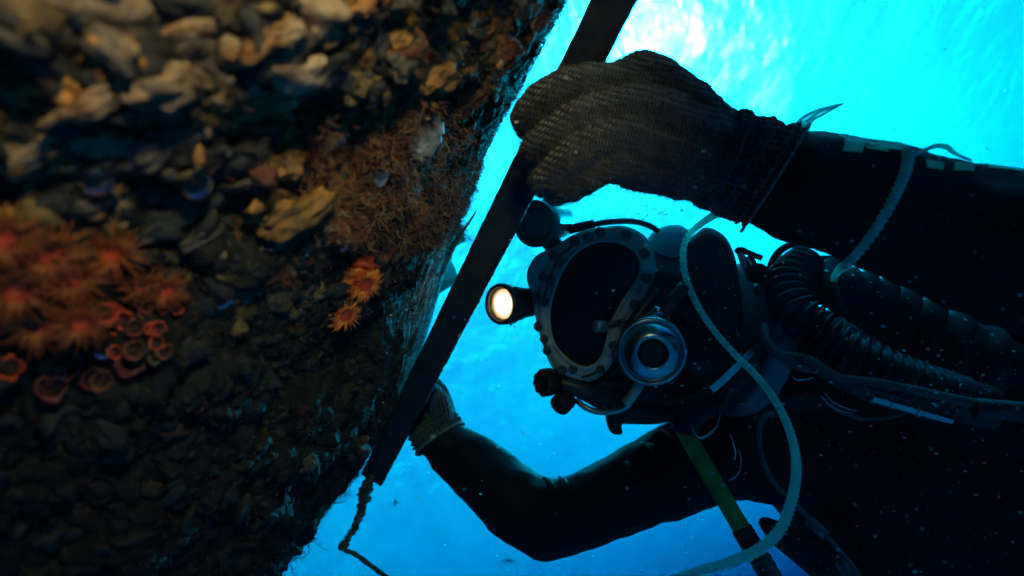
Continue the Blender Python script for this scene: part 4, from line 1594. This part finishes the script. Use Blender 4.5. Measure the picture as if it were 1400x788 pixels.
hose_m = noise_mat("hose_black", (0.006, 0.007, 0.008), (0.016, 0.017, 0.017), scale=50, rough=0.42, bump=0.25, bump_scale=160, dist=0.0008)
t = thing("breathing_hose", "thick black corrugated breathing hose curving from the helmet across the chest", "hose", P(1090, 385, .93))
mesh_obj("corrugated_tube", *corrugated([(1100, 366, .97), (1082, 380, .95), (1078, 402, .93), (1090, 428, .91), (1118, 452, .90), (1152, 478, .89), (1192, 500, .885), (1232, 518, .885), (1270, 532, .89), (1310, 545, .90)], .0285, 25), hose_m, t)
mesh_obj("hose_end", *tube(pathP([(1300, 542, .898), (1322, 550, .90), (1350, 558, .905)], 10), .030, 24), rubber, t)

jm = noise_mat("jacket", (0.004, 0.006, 0.007), (0.013, 0.016, 0.018), scale=30, rough=0.7, bump=0.5, bump_scale=70, dist=0.003)
t = thing("buoyancy_vest", "dark pleated vest bulging behind the corrugated hose under the raised arm", "vest", P(1180, 420, .95))
mb = MB()
for i, (x, y, d, r) in enumerate([(1122, 395, .965, .026), (1138, 392, .955, .031), (1156, 396, .95, .036), (1177, 405, .945, .042), (1202, 416, .945, .046), (1230, 430, .95, .050), (1262, 448, .955, .052), (1300, 468, .96, .054), (1345, 492, .965, .054), (1390, 516, .97, .055), (1440, 540, .98, .056), (1500, 565, .99, .056)]):
    u, w = cw(0.05, 0.2, 0.9), cw(-.35, 0.9, -.05)
    V = np.array(P(x, y, d)) + ICO3[:, :1] * r * 0.36 * np.array(cw(0.92, -0.36, 0)) + ICO3[:, 1:2] * r * np.array(cw(0.36, 0.92, 0)) + ICO3[:, 2:] * r * 0.8 * np.array(cw(0, 0, 1))
    mb.add(V, ICO3F)
blob_chain(mb, [(1130, 398, .985, .022), (1180, 415, .975, .034), (1260, 455, .985, .044), (1345, 495, .99, .05), (1500, 570, 1.0, .05)], 12)
o = mb.build("pleated_panel", jm, t)
fuse(o, 0.0035, 3)
mesh_obj("shoulder_strap", *tube(pathP([(1136, 360, .945), (1134, 385, .918), (1140, 410, .905), (1150, 430, .905)], 20), .010, 10), jm, t)

# thin hoses
def hose(name, label, pts, r, mat, part="hose_tube", n=50, extra=None, cat="hose", group=None):
    t_ = thing(name, label, cat, P(*pts[0]), group)
    mesh_obj(part, *tube(pathP(pts, n), r, 16), mat, t_)
    return t_


t = hose("air_hose", "smooth grey hose running down from the neck ring and across to the right edge", [(1046, 455, .90), (1052, 474, .89), (1064, 486, .88), (1088, 488, .87), (1110, 494, .86), (1130, 508, .855), (1150, 518, .85), (1200, 524, .845), (1265, 537, .84), (1338, 553, .835)], .0058, grey_rubber)
mesh_obj("hose_sleeve", *tube(pathP([(1332, 558, .835), (1345, 559, .833), (1400, 564, .825), (1480, 574, .81)], 20), .0125, 20), hose_m, t)
hose("air_hose", "short grey hose loop passing under the longer grey hose", [(1044, 446, .905), (1050, 470, .88), (1066, 486, .87), (1092, 500, .868), (1110, 505, .88)], .0062, grey_rubber)
hose("air_hose", "dark thin hose arching up beside the latch knobs behind the helmet", [(1056, 404, .99), (1052, 380, .98), (1056, 358, .975), (1068, 342, .975), (1088, 333, .98), (1108, 335, 1.0)], .0052, rubber)
hose("air_hose", "dark thin hose arching over the top of the corrugated hose", [(1080, 372, .99), (1092, 361, .985), (1110, 356, .985), (1135, 354, .985), (1160, 360, 1.0)], .0050, rubber)
hose("air_hose", "dark hose ending in a metal fitting across the chest", [(1120, 505, .875), (1150, 524, .86), (1176, 536, .845), (1192, 543, .84)], .0075, grey_rubber)

# metal fitting
t = thing("hose_fitting", "shiny segmented metal fitting lying across the diver's chest", "fitting", P(1245, 558, .83))
pa = pathP([(1190, 542, .835), (1300, 574, .83)], 5)
for i, (x0, x1, r) in enumerate([(0.0, .22, .0085), (.23, .27, .0095), (.28, .55, .008), (.56, .60, .0095), (.61, .92, .0075), (.93, 1.0, .0065)]):
    a, b = P(1190 + 110 * x0, 542 + 32 * x0, .832), P(1190 + 110 * x1, 542 + 32 * x1, .832)
    mesh_obj("collar" if i % 2 else "barrel", *tube([tuple(a), tuple((a + b) / 2), tuple(b)], r, 8), chrome, t, smooth=False)

# yellow hose with black tape
yellow = noise_mat("yellow_hose", (0.20, 0.26, 0.03), (0.36, 0.42, 0.06), scale=40, rough=0.45, bump=0.2, bump_scale=120, dist=0.0006)
t = thing("umbilical_hose", "dull yellow-green hose slanting down from the diver's neck past his arm", "hose", P(938, 590, .92))
pts = [(928, 574, .925), (944, 604, .915), (961, 633, .905), (978, 662, .895), (995, 691, .888), (1011, 718, .88), (1027, 745, .872), (1043, 771, .864), (1060, 800, .855), (1080, 832, .85)]
mesh_obj("hose_tube", *tube(pathP(pts, 70), .0115, 20), yellow, t)
full = pathP(pts, 140)
mesh_obj("tape_wrap", *tube(full[80:100], .0135, 20, mod=lambda i, a: 1 + .05 * math.sin(i * 1.9 + a)), rubber, t)
mesh_obj("tape_wrap", *tube(full[103:138], .0140, 20, mod=lambda i, a: 1 + .06 * math.sin(i * 1.1 + a)), grey_rubber, t)
mesh_obj("hose_boot", *tube(pathP([(982, 545, .93), (958, 556, .925), (940, 572, .92), (938, 592, .917)], 26), np.interp(np.linspace(0, 1, 26), [0, .5, .9, 1], [.020, .021, .019, .0165]), 20), jm, t)

# white braided safety line
def let_through(m, col, fac):
    """thin white fibres let light through"""
    nt = m.node_tree
    b = nt.nodes["Principled BSDF"]
    tl = node(nt, "ShaderNodeBsdfTranslucent")
    tl.inputs["Color"].default_value = (*col, 1)
    mx = node(nt, "ShaderNodeMixShader", Fac=fac)
    nt.links.new(b.outputs[0], mx.inputs[1])
    nt.links.new(tl.outputs[0], mx.inputs[2])
    nt.links.new(mx.outputs[0], nt.nodes["Material Output"].inputs[0])
    return m


rope_m = noise_mat("white_line", (0.50, 0.78, 0.66), (0.66, 0.92, 0.80), scale=160, rough=0.75, bump=0.5, bump_scale=700, dist=0.0006)  # white rope; the water's cyan light is painted into its colour

let_through(rope_m, (0.62, 0.95, 0.82), 0.6)


def braid(pts, r, n, k=8, parent=None, name="rope_core"):
    pa = pathP(pts, n)
    ph = np.concatenate([[0], np.cumsum(np.linalg.norm(np.diff(pa, axis=0), axis=1))]) / (r * 3.2) * 2 * math.pi
    return tube(pa, r, 24, mod=lambda i, a: 1 + 0.24 * math.sin(2 * a + ph[i]) * math.sin(2 * a - ph[i]) + 0.07 * math.sin(ph[i] * 2))


v, f = braid([(985, 290, .70), (972, 297, .78), (955, 309, .86), (940, 324, .875), (934, 345, .88), (936, 372, .878), (946, 402, .87), (962, 432, .855), (984, 462, .84), (1008, 488, .825), (1034, 514, .80), (1058, 545, .77), (1076, 580, .73), (1087, 618, .69), (1088, 655, .65), (1080, 692, .615), (1066, 725, .59), (1040, 750, .57), (1000, 768, .555), (950, 784, .54), (880, 808, .52)], .0041, 760)
tag(mesh_obj("safety_line", v, f, rope_m), "white braided line with cyan water light in its colour, hanging in a long loop in front of the helmet and chest", "rope")

# line round the near sleeve, running down to the vest
t = thing("sleeve_line", "pale line looped round the near sleeve and pulled down to the vest", "rope", P(1240, 212, .60))
loop = []
for a in np.linspace(0, 1, 15):
    loop.append(on_arm(1204 + 32 * math.sin(a * math.pi / 2), 203 + 8 * a, 0.003)[0])
arc = [on_arm(x, y, 0.0038)[0] for x, y in [(1237, 212), (1238, 222), (1232, 240), (1222, 262), (1209, 288), (1192, 316), (1172, 342), (1158, 358)]]
tail = [np.array(P(1150, 366, .70)), np.array(P(1144, 374, .80)), np.array(P(1140, 382, .90)), np.array(P(1140, 400, .97))]
pa = catmull(np.array(arc + tail), 260)
ph = np.arange(260) * 0.9
mesh_obj("rope_turn", *tube(pa, np.linspace(.0042, .0036, 260), 16, mod=lambda i, a: 1 + .2 * math.sin(2 * a + ph[i])), rope_m, t)
pa = catmull(np.array([on_arm(x, y, 0.004)[0] for x, y in [(1196, 202), (1208, 203), (1220, 203), (1230, 206), (1238, 214)]]), 60)
mesh_obj("rope_turn", *tube(pa, .0030, 14, mod=lambda i, a: 1 + .12 * math.sin(2 * a + i * .9)), rope_m, t)
film = let_through(noise_mat("thin_strap", (0.55, 0.6, 0.52), (0.8, 0.84, 0.76), scale=60, rough=0.5, bump=0.4, bump_scale=200), (0.8, 0.85, 0.78), 0.5)
pa = catmull(np.array([on_arm(x, y, l)[0] for x, y, l in [(1246, 216, .002), (1262, 212, .005), (1276, 210, .007), (1290, 209, .008), (1298, 214, .006), (1312, 217, .004), (1326, 222, .002)]]), 40)
mesh_obj("loose_ends", *tube(pa, np.interp(np.linspace(0, 1, 40), [0, .5, 1], [.0014, .0026, .0010]), 8), film, t)

grey_yarn = noise_mat("grey_yarn", (0.10, 0.10, 0.09), (0.26, 0.26, 0.24), scale=200, rough=0.8, bump=0.5, bump_scale=600, dist=0.0005)
# thin tie round the glove's cuff
t = thing("cuff_tie", "thin pale cord tied round the knitted cuff with its ends sticking up", "cord", P(1088, 182, .62))
mb = MB()
for pts in ([(1086, 180, .622), (1090, 170, .62), (1100, 160, .618), (1118, 151, .615), (1136, 146, .612), (1154, 142, .61)], [(1087, 179, .622), (1094, 173, .62), (1106, 163, .617), (1124, 152, .614), (1146, 146, .612)], [(1088, 182, .622), (1098, 176, .62), (1112, 164, .617), (1130, 154, .616), (1150, 143, .614)]):
    mb.add(*tube(pathP(pts, 24), np.linspace(.0022, .0009, 24), 8))
mb.build("loose_ends", film, t)
pa0 = pathP([(1045, 237, .624), (1058, 244, .622)], 2)
T0 = (pa0[1] - pa0[0]) / np.linalg.norm(pa0[1] - pa0[0])
u0 = np.cross(T0, [0, 0, 1.0]); u0 /= np.linalg.norm(u0)
w0 = np.cross(T0, u0)
ring = [pa0[1] + T0 * 0.001 + 0.0545 * (math.cos(a) * u0 + math.sin(a) * w0) for a in np.linspace(0, 2 * math.pi, 90)]
mesh_obj("cord_loop", *tube(ring, .0012, 8, cap=False, mod=lambda i, a: 1 + .35 * math.sin(i * 1.7) + .2 * math.sin(i * .37)), grey_yarn, t)

# lanyard and wire loops on the chest
lan_m = noise_mat("grey_lanyard", (0.06, 0.075, 0.075), (0.14, 0.15, 0.145), scale=90, rough=0.7, bump=0.4, bump_scale=300, dist=0.001)
t = hose("lanyard", "grey lanyard hanging in a long loop behind the braided line", [(1058, 566, .84), (1048, 568, .838), (1040, 580, .836), (1038, 606, .83), (1044, 634, .82), (1060, 664, .81), (1085, 688, .80), (1110, 714, .79), (1140, 746, .78), (1166, 776, .77), (1180, 800, .765)], .0032, lan_m, "cord_run", 80, cat="lanyard")
mesh_obj("slider", *tube(pathP([(1106, 712, .79), (1128, 732, .785)], 6), .0062, 10), lan_m, t)
mesh_obj("slider", *tube(pathP([(1150, 768, .775), (1160, 786, .77)], 6), .0070, 10), lan_m, t)
wire_m = noise_mat("bright_wire", (0.45, 0.45, 0.46), (0.65, 0.65, 0.64), scale=40, rough=0.25, metal=1.0, bump=0)
for pts, lab, r in [
    ([(946, 580, .89), (949, 592, .885), (956, 599, .88), (968, 595, .88), (979, 584, .885), (984, 570, .89), (984, 558, .9)], "bright metal ring hanging below the helmet by the yellow hose", .0015),
    ([(998, 594, .87), (1002, 606, .868), (1005, 618, .868), (1004, 629, .87)], "short bright wire end hanging right of the yellow hose", .0012),
    ([(1010, 614, .87), (1013, 630, .868), (1009, 648, .868), (997, 657, .87)], "thin dull wire loop below the short bright wire", .0009),
    ([(1076, 505, .855), (1084, 516, .85), (1094, 520, .85), (1112, 517, .855)], "curved bright wire under the grey hose", .0009),
    ([(1122, 541, .84), (1134, 554, .838), (1150, 562, .838), (1168, 566, .84)], "pair of curved bright wires left of the metal fitting", .0009),
]:
    t = thing("wire_loop", lab, "wire", P(*pts[0]))
    mesh_obj("wire", *tube(pathP(pts, 30), r, 8), wire_m, t)
    if "pair" in lab:
        mesh_obj("wire", *tube(pathP([(x + 5, y - 4, d) for x, y, d in pts], 30), r * .8, 8), wire_m, t)
hose("air_hose", "thin dark hose sagging below the metal fitting", [(1126, 546, .845), (1150, 564, .84), (1180, 573, .838), (1210, 572, .838), (1235, 566, .84)], .0022, grey_rubber, "hose_tube", 40)

# bag of gear hanging under the chest
t = thing("gear_pouch", "dark pouch hanging under the diver's chest behind the lanyard", "pouch", P(1100, 740, .95))
mb = MB()
blob_chain(mb, [(1046, 716, .96, .010), (1068, 732, .96, .018), (1100, 752, .96, .024), (1140, 778, .96, .030), (1180, 806, .96, .034)], 14)
fuse(mb.build("pouch_body", jm, t), 0.003, 5)
mesh_obj("buckle", *tube(pathP([(1116, 786, .93), (1130, 782, .93), (1142, 790, .93)], 10), .007, 8), rubber, t)

# ------------------------------------------------------------------ bubbles and drifting specks
rs = np.random.RandomState(21)
proto = None
spots = [(rs.normal(885, 38), rs.normal(282, 12)) for _ in range(34)] + [(rs.normal(718, 10), rs.normal(335, 26)) for _ in range(12)] + [(rs.normal(680, 14), rs.normal(300, 40)) for _ in range(6)]
for k, (x, y) in enumerate(spots):
    d = 1.15 + 0.25 * rs.rand()
    r = (1.0 + 2.2 * rs.rand() ** 2) * d / F
    if proto is None:
        proto = mesh_obj("rising_bubble", np.array(P(x, y, d)) + ICO2 * 0.001, ICO2F, air, origin=P(x, y, d))
        o = proto
        tag(o, "tiny clear bubble drifting in the bright water above the helmet", "bubble", "small bubbles rising round the helmet")
    else:
        o = proto.copy()
        COL.objects.link(o)
    o.location = P(x, y, d)
    o.scale = (r / 0.001, r / 0.001, r / 0.001 * 0.8)

speck_m = let_through(noise_mat("speck", (0.75, 0.73, 0.70), (0.9, 0.88, 0.85), scale=60, rough=0.6, bump=0), (0.9, 0.9, 0.9), 0.5)
mb = MB()
for k in range(560):
    d = 0.46 + 0.38 * rs.rand()
    if rs.rand() < 0.62:
        x, y = rs.uniform(930, 1400), rs.uniform(200, 788)
    elif rs.rand() < 0.25:
        x, y = rs.normal(1290, 40), rs.normal(515, 25)
    else:
        x, y = rs.uniform(480, 1400), rs.uniform(60, 788)
    r = (0.5 + 1.1 * rs.rand() ** 3) * d / F
    s = np.array(cw(1 + 0.8 * rs.rand(), -0.2 * rs.rand(), 0))
    mb.add(np.array(P(x, y, d)) + ICO1 * r + np.outer(ICO1 @ s, s) * r * 0.5, ICO1F)
tag(mb.build("drifting_specks", speck_m), "countless tiny pale specks drifting in the water before the diver", "specks", kind="stuff")
debris_m = noise_mat("debris", (0.05, 0.06, 0.05), (0.12, 0.12, 0.10), scale=60, rough=0.8, bump=0)
for x, y, d, lab, seed in [(540, 687, 1.3, "small twiggy scrap of weed adrift right of the frayed cord", 1), (696, 766, 1.3, "small dark scrap adrift below the diver's elbow", 2), (770, 108, 1.2, "tiny scrap of weed caught on the bar above the glove", 3)][:2]:
    mb = MB()
    r2 = np.random.RandomState(seed)
    for k in range(9):
        mb.add(*strand(P(x, y, d), cw(*(r2.randn(3) * (1, .6, .3))), .008 + .012 * r2.rand(), .0009, .4, r2, 4))
    tag(mb.build("drifting_weed", debris_m, origin=P(x, y, d)), lab, "seaweed")
